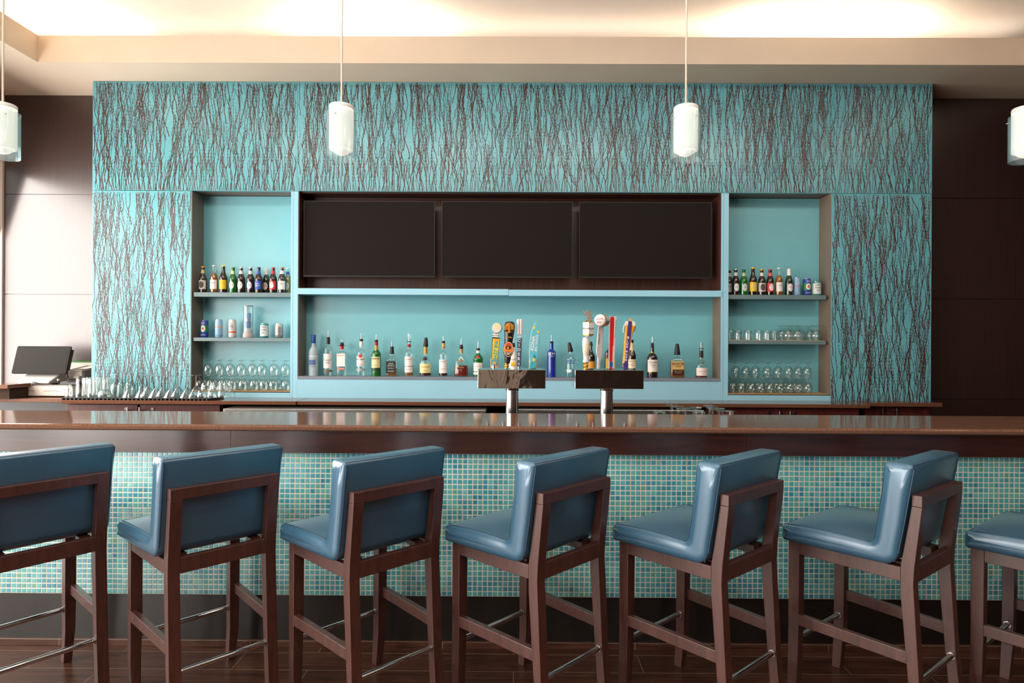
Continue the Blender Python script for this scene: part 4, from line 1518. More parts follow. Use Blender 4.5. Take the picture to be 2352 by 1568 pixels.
zl2 = SH['l2']
blu, lbl = flat(42, 66, 160, .35), flat(150, 190, 222, .3)
starart = [('band', .32, .72, flat(40, 130, 66)), ('oval', .52, .19, .020, flat(222, 228, 222)), ('star', .52, .016, flat(206, 44, 48)), ('text', '0.0', .022, .83, WHT), ('text', 'alcohol', .015, .16, WHT)]
can('slim blue can with red star, leftmost on the left middle shelf', ul(183), zl2, .142, .029, blu, starart)
can('slim pale blue can, second on the left middle shelf', ul(335), zl2, .148, .0295, lbl, [('band', .55, .60, flat(230, 150, 90)), ('text', 'seltzer', .016, .75, WHT), ('band', .1, .14, flat(100, 150, 200))])
can('slim white can with orange-red band, left middle shelf', ul(478), zl2, .148, .0295, flat(226, 220, 216, .35), [('band', .26, .36, flat(222, 110, 90)), ('oval', .62, .22, .018, flat(196, 188, 184)), ('text', 'HARD', .015, .62, flat(120, 110, 110))])
can('short teal and white can with bold black print, left middle shelf', ul(818), zl2, .118, .033, flat(62, 150, 146, .35), [('band', .12, .86, flat(226, 230, 228)), ('text', 'LEAFY', .019, .74, BLK), ('text', 'RIVER', .019, .54, BLK), ('text', 'IPA', .019, .34, BLK)])
can('short plain silver can, rightmost on the left middle shelf', ul(972), zl2, .118, .0325, pbr('brushed_can', lin(186, 176, 168), .3, metal=.7), [('band', .2, .75, pbr('brushed_band', lin(170, 160, 154), .35, metal=.6))])
# upright clear display tube with a can inside
Y = YP + .085
tube = thing('display_tube', 'clear display tube on a grey base, a slim can inside', 'display stand', (X(ul(645), Y, 770), Y, zl2))
sT = 1 / 1286.0
build('base', MB().lathe([(0, 0), (.041, 0), (.042, .004), (.042, .030), (.037, .034), (.036, .054), (0, .054)], 30), flat(176, 168, 166, .4), tube)
build('tube', MB().lathe([(.0365, .054), (.0385, .054), (.0385, .262), (.0365, .262), (.0365, .054)], 30), MT['pane'], tube)
build('lid', MB().lathe([(.0365, .262), (.0395, .262), (.0395, .266), (0, .267)], 30), flat(150, 140, 136), tube)
build('pedestal', MB().lathe([(0, .054), (.030, .054), (.026, .078), (0, .078)], 24), flat(214, 214, 214), tube)
cn = can('slim silver and blue can standing inside the clear display tube', ul(645), zl2 + .0785, .126, .0235, flat(190, 194, 200, .3, .6), [('band', .02, .45, flat(40, 104, 176)), ('text', 'Red Bull', .012, .55, flat(196, 50, 50)), ('band', .62, .98, flat(120, 160, 210))])
can('slim pale blue can in the right recess beside the foil-necked bottle', ur(855), zr1, .147, .0285, lbl, [('band', .5, .54, flat(224, 120, 110)), ('text', 'seltzer', .016, .7, WHT)], 'drink cans in the right recess', v=670)
can('slim blue can with red star in the right recess', ur(965), zr1, .139, .0305, blu, starart, 'drink cans in the right recess', v=670)
can('short teal and white can, rightmost in the right recess', ur(1070), zr1, .115, .0345, flat(70, 160, 156, .35), [('band', .12, .86, flat(222, 228, 226)), ('text', 'LEAFY', .019, .74, BLK), ('text', 'RIVER', .019, .54, BLK), ('text', 'IPA', .019, .34, BLK)], 'drink cans in the right recess', v=670)

# ------------------------------------------------------------------ glasses
GL = MT['glass']


def shell(outer, t=.0022, solid_top=None, n=24, closed_foot=True):
    """outer profile from the rim (z = 0) up to the foot of an upturned glass; the bowl is hollow up to solid_top"""
    o = smooth_prof(outer, 3)
    inn = []
    for r, z in o:
        if z < solid_top:
            inn.append((max(r - t, .0005), z))
    inn = inn[::-1]
    prof = o + [(0, o[-1][1])]
    body = [(0, inn[0][1] + .001)] + inn + prof
    return MB().lathe(body, n)


GOB = [(.0315, 0), (.0365, .022), (.0380, .040), (.0345, .062), (.0240, .082), (.0110, .0935), (.0070, .099), (.0072, .106), (.0150, .1135), (.0330, .1205), (.0350, .1235), (.0345, .1255)]
gob_mb = shell(GOB, .002, .083)


def goblet(proto, label, x, y, z, grp, nm='stemmed_goblet', mbf=None, cat='glass', rz=0):
    if proto is None:
        o = build(nm, mbf, GL)
        o.location = (x, y, z)
        return tag(o, label, cat, grp)
    o = proto.copy()
    COL.objects.link(o)
    o.location = (x, y, z)
    o.rotation_euler = (0, 0, rz)
    return tag(o, label, cat, grp)


YF_, YR_ = YP + .056, YP + .140
GH = .1263
zlb, zrb = SH['lb'], SH['rb']
gp = None
lowx = [130, 250, 370, 475, 590, 710, 812, 912, 1045]
for i, x in enumerate(lowx):
    o = goblet(gp, 'upturned stemmed goblet, %s from the left in the lower front row, left recess' % ORD[i], X(ul(x), YF_, 880), YF_, zlb, 'goblets at the foot of the left recess', mbf=gob_mb)
    gp = gp or o
for i, x in enumerate([190, 300, 420, 530, 640, 760, 865, 970]):
    goblet(gp, 'upturned stemmed goblet, %s from the left in the lower back row, left recess' % ORD[i], X(ul(x), YR_, 880), YR_, zlb, 'goblets at the foot of the left recess')
for i, x in enumerate([222, 343, 455, 572, 692, 792, 920, 1040]):
    y = YF_ + .035
    goblet(gp, 'upturned stemmed goblet, %s from the left in the upper row, left recess' % ORD[i], X(ul(x), y, 850), y, zlb + GH, 'goblets at the foot of the left recess')
for i, x in enumerate([165, 262, 370, 468, 570, 680, 780, 880, 975]):
    goblet(gp, 'upturned stemmed goblet, %s from the left in the lower front row, right recess' % ORD[i], X(ur(x), YF_, 880), YF_, zrb, 'goblets at the foot of the right recess')
for i, x in enumerate([135, 225, 325, 425, 525, 630, 730, 830, 925]):
    goblet(gp, 'upturned stemmed goblet, %s from the left in the lower back row, right recess' % ORD[i], X(ur(x), YR_, 880), YR_, zrb, 'goblets at the foot of the right recess')
for i, x in enumerate([190, 300, 405, 535, 650, 765, 870, 968]):
    y = YF_ + .035
    goblet(gp, 'upturned stemmed goblet, %s from the left in the upper row, right recess' % ORD[i], X(ur(x), y, 850), y, zrb + GH, 'goblets at the foot of the right recess')
for i, (x, y) in enumerate([(690, YR_), (755, YF_), (793, YR_), (858, YF_), (895, YR_), (997, YR_), (1060, YF_)]):
    goblet(gp, 'upturned stemmed goblet, %s from the left on the right recess\'s middle shelf' % ORD[i], X(ur(x), y, 780), y, SH['r2'], 'goblets on the right middle shelf')
TUM = [(.0335, 0), (.0345, .02), (.0350, .045), (.0335, .066), (.0290, .080), (.0240, .0845)]
tp = None
for i, (x, y) in enumerate([(125, YF_), (215, YF_), (322, YF_), (437, YF_), (530, YF_), (610, YR_)]):
    o = goblet(tp, 'upturned round-bottomed tumbler, %s from the left on the right middle shelf' % ORD[i], max(X(ur(x), y, 780), dr1 + .0375), y, SH['r2'], 'tumblers on the right middle shelf', 'tumbler', shell(TUM, .0025, .070))
    tp = tp or o

# glasses drying on the ribbed rubber mat
matX0, matX1 = X(139, 4.70, 918), X(481, 4.70, 918)
mt = thing('bar_mat', 'black ribbed rubber bar mat under the drying glasses', 'bar mat', ((matX0 + matX1) / 2, 4.82, ZB + .0008), group=None)
mb = MB().box(matX0, matX1, 4.699, 4.945, ZB + .0118, ZB + .0168)
part('sheet', mb, MT['rubber'], mt)
mb = MB()
n = int((matX1 - matX0) / .031)
for i in range(n):
    x = matX0 + (i + .5) * (matX1 - matX0) / n
    mb.hexa([(x - .012, 4.697, ZB + .0008), (x + .004, 4.697, ZB + .0008), (x + .004, 4.945, ZB + .0008), (x - .012, 4.945, ZB + .0008)], [(x - .008, 4.697, ZB + .0118), (x + .000, 4.697, ZB + .0118), (x + .000, 4.945, ZB + .0118), (x - .008, 4.945, ZB + .0118)])
part('rib', mb, MT['rubber'], mt)['kind'] = 'stuff'
mb = MB()
for k in range(7):
    y = 4.72 + k * .034
    mb.box(matX1 - .004, matX1, y, y + .014, ZB + .0008, ZB + .0118)
part('foot_row', mb, MT['rubber'], mt)
ZM = ZB + .0178
um_ = lambda x: 130 + x / 10.69
un_ = lambda x: 330 + x / 10.45
PINT = [(.0380, 0), (.0375, .02), (.0350, .07), (.0330, .115), (.0305, .138), (.0305, .146)]
MART = [(.060, 0), (.0585, .004), (.035, .042), (.012, .071), (.0048, .079), (.0040, .10), (.0042, .155), (.010, .160), (.036, .1655), (.0375, .167), (.037, .1685)]
WINE = [(.026, 0), (.031, .03), (.0335, .06), (.029, .092), (.016, .108), (.0055, .116), (.0042, .13), (.0045, .178), (.012, .186), (.033, .190), (.034, .192)]
COUP = [(.046, 0), (.048, .014), (.043, .040), (.026, .056), (.008, .062), (.005, .075), (.005, .130), (.014, .138), (.036, .1425), (.037, .1445)]
STUB = [(.054, 0), (.052, .004), (.036, .035), (.024, .054), (.0235, .060), (.0238, .083), (.022, .0855)]
ROCK = [(.036, 0), (.038, .012), (.036, .034), (.030, .050), (.026, .056)]
CONE = [(.028, 0), (.0265, .003), (.014, .018), (.010, .024), (.010, .028)]
YA, YC = 4.755, 4.845
gm = 'glasses drying on the bar mat'
pp = None
pin = [('front', um_(598), YA), ('front', um_(885), YA), ('back', um_(740), YC), ('back', um_(830), YC + .08), ('back', um_(985), YC), ('back', um_(1078), YC + .08), ('back', um_(1228), YC), ('back', um_(1322), YC + .08)]
cnt = {'front': 0, 'back': 0}
for r, u, y in pin:
    o = goblet(pp, 'upturned pint glass, %s from the left in the %s row on the mat' % (ORD[cnt[r]], r), X(u, y, 880), y, ZM, gm, 'pint_glass', shell(PINT, .0025, .134))
    pp = pp or o
    cnt[r] += 1
mug = thing('beer_mug', 'small clear glass mug with loop handle at the mat\'s left end', 'glass', (X(um_(415), 4.835, 890), 4.835, ZM), R_(75), gm)
build('body', shell([(.034, 0), (.036, .03), (.034, .06), (.031, .083), (.030, .090)], .003, .078), GL, mug)
build('handle', MB().tube([(.030, 0, .020), (.050, 0, .024), (.056, 0, .045), (.050, 0, .068), (.031, 0, .072)], .0048, 10), GL, mug)
goblet(None, 'short heavy tumbler standing at the front left corner of the mat', X(um_(302), 4.745, 890), 4.745, ZM, gm, 'tumbler', shell([(.026, 0), (.028, .02), (.026, .06), (.022, .078), (.019, .083)], .003, .070))
goblet(None, 'wide upturned coupe glass in front of the pint glasses', X(um_(1175), 4.748, 890), 4.748, ZM, gm, 'coupe_glass', shell(COUP, .0022, .052))
wp = None
for u, y, lab in ((1440, 4.765, 'upturned wine glass right of the wide coupe glass, nearest the front'), (1590, 4.84, 'upturned wine glass behind the front wine glass'), (1790, 4.90, 'upturned wine glass behind the first stubby martini glass')):
    o = goblet(wp, lab, X(um_(u), y, 880), y, ZM, gm, 'wine_glass', shell(WINE, .002, .104))
    wp = wp or o
sp_ = None
for u, lab in ((1790, 'stubby footed martini glass upturned on the mat, the left one'), (2100, 'stubby footed martini glass upturned on the mat, the right one')):
    o = goblet(sp_, lab, X(um_(u), 4.76, 890), 4.76, ZM, gm, 'stubby_martini_glass', shell(STUB, .0022, .050))
    sp_ = sp_ or o
mp = None
for i, (u, y) in enumerate(((300, 4.765), (665, 4.765), (1055, 4.765))):
    o = goblet(mp, 'upturned martini glass with long stem, %s from the left in the front row' % ORD[i], X(un_(u), y, 890), y, ZM, gm, 'martini_glass', shell(MART, .002, .071))
    mp = mp or o
for i, (u, y) in enumerate(((110, 4.885), (470, 4.885), (830, 4.885), (1250, 4.885))):
    goblet(mp, 'upturned martini glass with long stem, %s from the left in the back row' % ORD[i], X(un_(u), y, 890), y, ZM, gm)
goblet(None, 'tiny upturned cone glass at the front of the mat, left of the stacked bowls', X(un_(1160), 4.725, 900), 4.725, ZM, gm, 'cone_glass', shell(CONE, .002, .018))
rp_ = None
k = 0
xr_ = X(un_(1400), 4.745, 900)
for tier, spots in ((0, [(0, 0), (.078, 0), (.156, .01), (.04, .076), (.118, .080), (.17, .10)]), (1, [(0.02, .02), (.085, .02), (.15, .03), (.07, .085), (.15, .10)])):
    for i, (dx, dyy) in enumerate(spots):
        o = goblet(rp_, 'cut-glass dessert bowl, %s of the %s layer of the stack at the mat\'s right end' % (ORD[i], 'lower' if tier == 0 else 'upper'), xr_ + dx, 4.745 + dyy, ZM + tier * .0572, gm, 'dessert_bowl', shell(ROCK, .003, .048, 16))
        if rp_ is None:
            for pl in o.data.polygons:
                pl.use_smooth = False
            rp_ = o
# stemware on the service shelf behind the bar
ZS_ = .9158
SHB = [(.032, 0), (.034, .02), (.030, .06), (.016, .086), (.0065, .094), (.0062, .125), (.009, .150), (.020, .164), (.0345, .1695), (.0355, .172), (.0345, .174)]
sb = None
for i, (x, v) in enumerate(((385, 928.5), (520, 931.5), (660, 936.5), (885, 935.0), (1165, 930.5), (1228, 934.5), (1362, 937.5))):
    u = 1500 + x / 9.046
    t = ZS_ + .174
    d = at(u, v, 1.0)
    y = (t - H) / (d.z - H)
    y = min(max(y, 3.50), 3.93)
    o = goblet(sb, 'upturned stemmed dessert glass behind the bar edge, %s from the left' % ORD[i], X(u, y, 940), y, ZS_, 'glasses behind the bar', 'dessert_glass', shell(SHB, .0022, .083))
    sb = sb or o
for i, (x, y, h) in enumerate(((948, 3.50, .162), (1535, 3.50, .167))):
    u = 1500 + x / 9.046
    goblet(None, ('short upturned heavy glass behind the bar, left of the two', 'short upturned heavy glass behind the bar, rightmost of all')[i], X(u, y, 945), y, ZS_, 'glasses behind the bar', 'heavy_tumbler', shell([(.024, 0), (.026, .05), (.028, .10), (.031, .13), (.038, h - .004), (.037, h)], .003, .125))
goblet(None, 'low round glass dish behind the bar, left of the dessert glasses', X(1515, 3.6, 948), 3.6, ZS_, 'glasses behind the bar', 'glass_dish', shell([(.030, 0), (.032, .06), (.034, .11), (.036, .143), (.034, .148)], .003, .12))

# ================================================================== beer taps
def chrome_wavy():
    m = pbr('polished_chrome', lin(205, 203, 202), .05, metal=1)
    v = coords(m, (6, 2, 3))
    f = noise(m, v, 1.3, 2, .5, 1.2)
    bump(m, f, .25, .012)
    return m


MT['chrome_box'] = chrome_wavy()
YT = 3.62
TZ = {}
for key, u0_, u1_, uc, v0, v1, lab in (('a', 1097, 1253, 1176.5, 848.5, 892, 'chrome beer tap tower, the left one, with four handles'), ('b', 1320.5, 1478.5, 1395, 849.5, 893, 'chrome beer tap tower, the right one, with four handles')):
    Yf = YT - .07
    x0, x1 = X(u0_, Yf, 870), X(u1_, Yf, 870)
    z1, z0 = at((u0_ + u1_) / 2, v0, Yf).z, at((u0_ + u1_) / 2, v1, Yf).z
    TZ[key] = z1 + .0006
    tw = thing('beer_tap_tower', lab, 'beer tap', (X(uc, YT, 900), YT + .03, .9158), 0, 'beer tap towers')
    part('tap_box', MB().box(x0, x1, Yf, Yf + .21, z0, z1), MT['chrome_box'], tw, bevel=.0025)
    xc = X(uc, YT + .03, 900)
    c = MB().lathe([(0, 0), (.062, 0), (.062, .008), (.046, .014), (.041, .03), (.0385, .12), (.0365, z0 - .9158 - .022), (.0395, z0 - .9158 - .020), (.0395, z0 - .9158 - .012), (.037, z0 - .9158 - .010), (.037, z0 - .9158), (0, z0 - .9158)], 36)
    build('column', c, MT['satin_chrome'], tw)
    for k in range(4):
        fx = x0 + (x1 - x0) * (k + .5) / 4
        f = MB().tube([(fx, Yf + .21, z0 + .05), (fx, Yf + .27, z0 + .05), (fx, Yf + .30, z0 + .03), (fx, Yf + .31, z0 - .02)], [.014, .013, .012, .010], 12)
        part('faucet', f, MT['chrome'], tw)


def taps(key, ux, vy, sc, ox, oy):
    """outline helper: converts points read off the photo into metres about a handle's foot"""
    pass


class Tap:
    def __init__(s, label, key, ox, oy, scale, bx, by, shape_y=YT):
        s.s = shape_y / F / scale
        s.bx, s.by = bx, by
        u, v = ox + bx / scale, oy + by / scale
        s.r = thing('tap_handle', label, 'tap handle', (X(u, shape_y, v), shape_y, TZ[key]), 0, 'beer tap handles')
        s.h0 = max(0.0, at(u, v, shape_y).z - TZ[key])

    def p(s, x, y):
        return ((x - s.bx) * s.s, (s.by - y) * s.s + s.h0)

    def prism(s, name, pts, y0, y1, mat, parent=None, bevel=.0015, smooth=False):
        return build(name, MB().prism([s.p(*q) for q in pts], y0, y1, smooth=smooth), mat, parent or s.r, bevel=bevel)

    def disc(s, name, cx, cy, rx, ry, y0, y1, mat, parent=None, bevel=.001, n=28, tilt=0):
        pts = []
        for i in range(n):
            a = 2 * PI * i / n
            q, w = rx * math.cos(a), ry * math.sin(a)
            pts.append((cx + q * math.cos(tilt) - w * math.sin(tilt), cy + q * math.sin(tilt) + w * math.cos(tilt)))
        return s.prism(name, pts[::-1], y0, y1, mat, parent, bevel)

    def lathe(s, name, cx, pts, mat, parent=None, n=24):
        pr = [(r * s.s, (s.by - y) * s.s + s.h0) for r, y in pts]
        x = (cx - s.bx) * s.s
        return build(name, MB().lathe(pr, n, c=(x, 0, 0)), mat, parent or s.r)

    def text(s, txt, cx, cy, size, y, mat, parent, rot=0, bold=.0004, sx=1.0):
        x, z = s.p(cx, cy)
        return build('lettering', text_mb(MB(), txt, size * s.s, z, y=y, x=x, rot=rot, bold=bold, sx=sx), mat, parent)


BRASS = pbr('brass', lin(206, 160, 84), .25, metal=.9)
# --- yellow paddle under a pale disc
t = Tap('yellow hazy ale tap handle with a white disc on top', 'a', 1090, 720, 11.2, 500, 1415)
t.lathe('ferrule', 492, [(30, 1415), (30, 1320), (0, 1320)], MT['chrome'])
bd = t.prism('paddle', [(452, 605), (648, 620), (575, 1335), (428, 1325)][::-1], -.008, .014, flat(34, 34, 36))
fc = t.prism('face', [(470, 640), (638, 648), (566, 1322), (440, 1318)][::-1], -.0092, -.0082, flat(250, 208, 40), bd, 0)
t.prism('panel', [(445, 1170), (585, 1175), (566, 1322), (440, 1318)][::-1], -.0098, -.0093, flat(96, 184, 200), bd, 0)
t.disc('sun', 510, 1262, 34, 40, -.0106, -.0099, flat(240, 170, 50), bd, 0)
t.disc('blossom', 560, 685, 56, 42, -.0098, -.0093, flat(236, 160, 50), bd, 0)
t.text('HAZY IPA', 540, 970, 118, -.0102, flat(30, 60, 70), bd, R_(84), .0012)
t.text('HAZY IPA', 540, 970, 118, -.0108, flat(92, 196, 214), bd, R_(84), .0001)
sg = t.prism('sign', [(462, 520), (612, 535), (604, 610), (455, 600)][::-1], -.008, .010, flat(236, 234, 228))
t.prism('sign', [(495, 478), (590, 486), (590, 535), (492, 525)][::-1], -.006, .008, flat(232, 230, 226))
t.text('HAZY LITTLE', 532, 565, 30, -.0085, BLK, sg)
t.text('THING', 540, 506, 26, -.0066, BLK, sg)
t.disc('disc_rim', 575, 370, 126, 132, -.004, .014, flat(30, 30, 32))
d = t.disc('disc', 566, 366, 122, 128, -.009, -.004, pbr('pearl_disc', lin(232, 230, 226), .3, coat=.5))
t.disc('sunburst', 565, 330, 70, 74, -.0102, -.0092, flat(250, 226, 170), d, 0)
# --- dark handle with a gold mask and an oval badge
t = Tap('black tap handle with gold mask and oval badge of a red sunset', 'a', 1090, 720, 11.2, 825, 1415)
DK = pbr('dark_lacquer', lin(40, 30, 28), .3, coat=.4)
t.lathe('body', 835, [(0, 1285), (58, 1285), (80, 1190), (86, 1080), (94, 960), (104, 840), (112, 700), (122, 560), (136, 430), (140, 320), (122, 240), (80, 205), (0, 198)], DK)
bd = t.r.children[0]
for v in bd.data.vertices:
    v.co.x += .00022 / .001 * 0 + (v.co.z * .055)
t.lathe('beads', 818, [(0, 1415), (50, 1415), (56, 1395), (46, 1375), (60, 1355), (64, 1335), (52, 1318), (60, 1300), (60, 1280), (46, 1265), (0, 1265)], BRASS)
mk = pbr('antique_gold', lin(206, 140, 50), .4, metal=.3)
mo = t.disc('mask', 888, 375, 118, 130, -.040, -.022, mk, bevel=.004)
for k in range(3):
    for sgn in (-1, 1):
        t.prism('brow', [(888 + sgn * 125, 300 + k * 34), (888 + sgn * 40, 340 + k * 26), (888 + sgn * 40, 352 + k * 26), (888 + sgn * 125, 318 + k * 34)][:: (1 if sgn > 0 else -1)], -.0425, -.0395, mk, mo, .0006)
for sgn in (-1, 1):
    t.disc('eye', 888 + sgn * 62, 440, 42, 26, -.0415, -.0398, DK, mo, 0)
t.prism('nose', [(868, 250), (908, 250), (916, 500), (862, 500)][::-1], -.045, -.038, mk, mo, .001)
ov = t.disc('badge', 868, 920, 138, 205, -.030, .006, DK, bevel=.003)
t.disc('badge_rim', 872, 920, 122, 190, -.0325, -.0302, flat(232, 214, 190), ov, .0005)
t.disc('badge_picture', 872, 920, 110, 178, -.0338, -.0326, flat(228, 132, 44), ov, 0)
t.prism('sky', [(790, 820), (820, 775), (872, 750), (925, 775), (958, 830), (872, 800)][::-1], -.0344, -.0339, flat(214, 50, 40), ov, 0)
t.disc('hill', 872, 870, 76, 50, -.0347, -.0341, flat(76, 34, 28), ov, 0)
t.prism('ground', [(772, 980), (970, 990), (930, 1068), (872, 1092), (812, 1065)][::-1], -.0347, -.0341, flat(52, 44, 50), ov, 0)
t.disc('moon', 860, 880, 22, 26, -.0353, -.0348, flat(240, 190, 70), ov, 0)
t.text('EL GUAPO', 862, 1010, 36, -.0356, flat(230, 220, 210), ov)
t.text('AMBER', 862, 1042, 26, -.0356, flat(230, 220, 210), ov)
t.text('COASTAL', 870, 612, 40, -.029, flat(206, 160, 90), bd)
# --- slate blade reading CIDER
t = Tap('slate blue tap handle lettered CIDER below a white finned head', 'a', 1090, 720, 11.2, 1140, 1415)
SLT = flat(70, 76, 100)
t.lathe('ferrule', 1143, [(26, 1415), (26, 1345), (0, 1345)], MT['chrome'])
bd = t.prism('blade', [(1098, 600), (1216, 600), (1196, 1356), (1088, 1356)][::-1], -.010, .012, SLT)
t.prism('swoosh', [(1098, 555), (1216, 560), (1214, 600), (1180, 632), (1098, 640)][::-1], -.0106, .0125, flat(176, 208, 224), bd, 0)
hd = t.prism('head', [(1078, 165), (1092, 148), (1232, 146), (1246, 165), (1240, 520), (1220, 556), (1098, 556), (1076, 520)][::-1], -.012, .012, flat(226, 224, 226, .3), bevel=.003)
for x in (1102, 1170):
    t.prism('fin', [(x, 140), (x + 36, 140), (x + 40, 520), (x + 4, 540)][::-1], -.020, -.012, flat(236, 234, 236, .3), hd, .003)
for k, c in enumerate('CIDER'):
    t.text(c, 1142 - k * 1.5, 698 + k * 116, 108, -.0106, WHT, bd, 0, .0007)
t.text('6', 1138, 1285, 100, -.0106, flat(200, 206, 220), bd)
# --- small surfboard
t = Tap('surfboard-shaped aqua tap handle with pineapple print', 'a', 1090, 720, 11.2, 1490, 1425)
AQ = flat(104, 196, 214, .3)
L_, Rr = [], []
for k in range(25):
    q = k / 24
    cy = 1240 - q * 1010
    cx = 1500 + q * 85
    wv = 124 * max(.02, 1 - abs(2 * (q * .93 + .07) ** .9 - 1) ** 2.6) ** .62
    L_.append((cx - wv, cy))
    Rr.append((cx + wv, cy))
bd = t.prism('board', (Rr + L_[::-1])[::1], -.008, .006, AQ, bevel=.003)
t.prism('board_edge', [(x + (5 if i < 25 else -5), y) for i, (x, y) in enumerate(Rr + L_[::-1])], -.004, .004, flat(226, 230, 226), bd, .001)
t.text('KONA', 1497, 765, 128, -.0090, WHT, bd, R_(84), .0009)
t.text('BIG WAVE', 1592, 755, 92, -.0090, flat(226, 240, 244), bd, R_(84), .0003)
for cx, cy, r in ((1525, 360, 32), (1630, 470, 30), (1520, 1185, 36)):
    t.disc('pineapple', cx, cy, r, r * 1.25, -.0094, -.0085, flat(240, 204, 90), bd, 0)
t.prism('leaf', [(1500, 1120), (1530, 1010), (1550, 1090), (1580, 1060), (1560, 1150)][::-1], -.0094, -.0086, flat(40, 140, 160), bd, 0)
t.prism('wave_foot', [(1420, 1240), (1470, 1200), (1560, 1240), (1600, 1330), (1540, 1425), (1440, 1425), (1400, 1370)][::-1], -.012, .012, flat(70, 176, 190, .3), bevel=.004)
# --- white porcelain handle with hexagonal head and silver lion
o2 = (1310, 700, 9.8)
t = Tap('white porcelain tap handle with six-sided head and silver heraldic lion', 'b', *o2, 345, 1465)
POR = pbr('white_porcelain', lin(236, 232, 230), .2, coat=.4)
t.lathe('beads', 345, [(0, 1465), (58, 1465), (58, 1440), (40, 1425), (62, 1400), (62, 1370), (44, 1350), (56, 1330), (56, 1305), (0, 1305)], BRASS)
t.lathe('shaft', 352, [(0, 1310), (66, 1310), (74, 1280), (60, 1240), (66, 1160), (78, 1040), (86, 900), (84, 820), (72, 750), (0, 740)], POR)
sh = t.r.children[-1]
hx = t.lathe('head', 395, [(0, 740), (80, 735), (126, 690), (134, 670), (134, 420), (122, 405), (0, 405)], POR, n=6)
for pl in hx.data.polygons:
    pl.use_smooth = False
for z0_, z1_ in ((700, 680), (425, 410)):
    bo = t.lathe('gold_line', 395, [(131, z0_), (137, z0_), (137, z1_), (131, z1_)], BRASS, hx, n=6)
    for pl in bo.data.polygons:
        pl.use_smooth = False
t.lathe('gold_cap', 395, [(0, 408), (124, 408), (60, 378), (40, 368), (0, 368)], BRASS, n=6)
yf = -134 * t.s * math.cos(PI / 6)
for (x, a) in ((330, R_(-30)), (458, R_(30))):
    mb = MB()
    px, pz = t.p(x, 550)
    text_mb(mb, 'Modelo', 50 * t.s, pz, y=0, bold=.0001)
    text_mb(mb, 'ESPECIAL', 20 * t.s, pz - 42 * t.s, y=0)
    cxx = (395 - t.bx) * t.s
    ra = 134 * t.s * math.cos(PI / 6) + .0008
    mb.move((0, -ra, 0)).rot('Z', a + 0).move((cxx, 0, 0))
    build('lettering', mb, flat(70, 60, 60), hx)
for k in range(5):
    xx = 300 + k * 34
    R_s = 84 * t.s
    a = (xx - 352) / 90
    pts = []
    for j in range(7):
        q = j / 6
        zz = t.p(0, 880 + q * 270)[1]
        an = a + .16 * math.sin(q * 5 + k)
        rr_ = (88 - 18 * q) * t.s
        pts.append(((352 - t.bx) * t.s + rr_ * math.sin(an), -rr_ * math.cos(an), zz))
    build('gold_scroll', MB().tube(pts, .0012, 6), BRASS, sh)
LI = pbr('pewter', lin(170, 160, 150), .4, metal=.5)
lion = [(372, 385), (478, 385), (486, 360), (468, 345), (490, 322), (494, 300), (474, 280), (462, 262), (478, 235), (480, 190), (462, 170), (446, 182), (455, 205), (440, 225), (424, 190), (418, 150), (396, 132), (360, 136), (346, 158), (350, 178), (325, 188), (296, 150), (284, 150), (296, 188), (318, 215), (300, 212), (296, 222), (322, 250), (356, 252), (366, 282), (346, 312), (352, 330), (374, 330), (366, 360)]
lo = t.prism('lion', lion, -.010, .006, LI, bevel=.002)
t.prism('lion_back', [(x + 9, y + 2) for x, y in lion], .002, .010, flat(56, 52, 70), lo, .001)
# --- silver handle with a drum head
t = Tap('bent silver tap handle with white drum-shaped head', 'b', *o2, 632, 1465)
AL = pbr('brushed_aluminium', lin(205, 203, 204), .3, metal=.35)
bd = t.prism('stem', [(592, 1465), (672, 1465), (668, 1320), (716, 1190), (722, 1060), (742, 500), (616, 480), (600, 620), (572, 1020), (576, 1120), (604, 1200)][::1], -.012, .012, AL, bevel=.004)
t.text('PREMIUM LIGHT', 640, 780, 34, -.0126, flat(110, 110, 116), bd, R_(86))
mb = MB()
r_ = 138 * t.s
mb.lathe([(0, -.058), (r_ * .86, -.058), (r_ * .96, -.054), (r_, -.046), (r_, .010), (r_ * .95, .018), (0, .018)], 32)
mb.rot('X', -PI / 2)
mb.v = [(x, y, z) for x, y, z in mb.v]
mb.rot('Z', R_(-32))
px, pz = t.p(742, 366)
mb.move((px, 0, pz))
hd = build('head', mb, pbr('white_enamel', lin(228, 222, 218), .2, metal=.1, coat=.4), t.r)
mb = MB().lathe([(r_ * 1.01, -.046), (r_ * 1.02, -.045), (r_ * 1.02, -.038), (r_ * 1.01, -.037)], 32)
mb.rot('X', -PI / 2).rot('Z', R_(-32)).move((px, 0, pz))
build('gilt_ring', mb, BRASS, hd)
mb = MB()
for i in range(0, 1):
    text_mb(mb, 'LIGHT', 62 * t.s, 20 * t.s, y=0, bold=.0003)
    text_mb(mb, 'BEER', 54 * t.s, -44 * t.s, y=0, bold=.0003)
mb.move((0, -.0588 - .0185 * 0, 0)).rot('X', 0)
mb.v = [(x, y, z) for x, y, z in mb.v]
mb.rot('Z', R_(-32)).move((px, 0, pz))
build('lettering', mb, flat(196, 50, 50), hd)
mb = MB().lathe([(r_ * 1.012, -.036), (r_ * 1.014, .004)], 32)
mb.v = [p for p in mb.v]
mb.f = [f for f in mb.f if all(mb.v[i][1] > -r_ * .05 for i in f)]
mb.m, mb.s = [0] * len(mb.f), [True] * len(mb.f)
mb.rot('X', -PI / 2).rot('Z', R_(-32)).move((px, 0, pz))
build('grey_band', mb, pbr('grey_metal', lin(150, 142, 138), .25, metal=.8), hd)
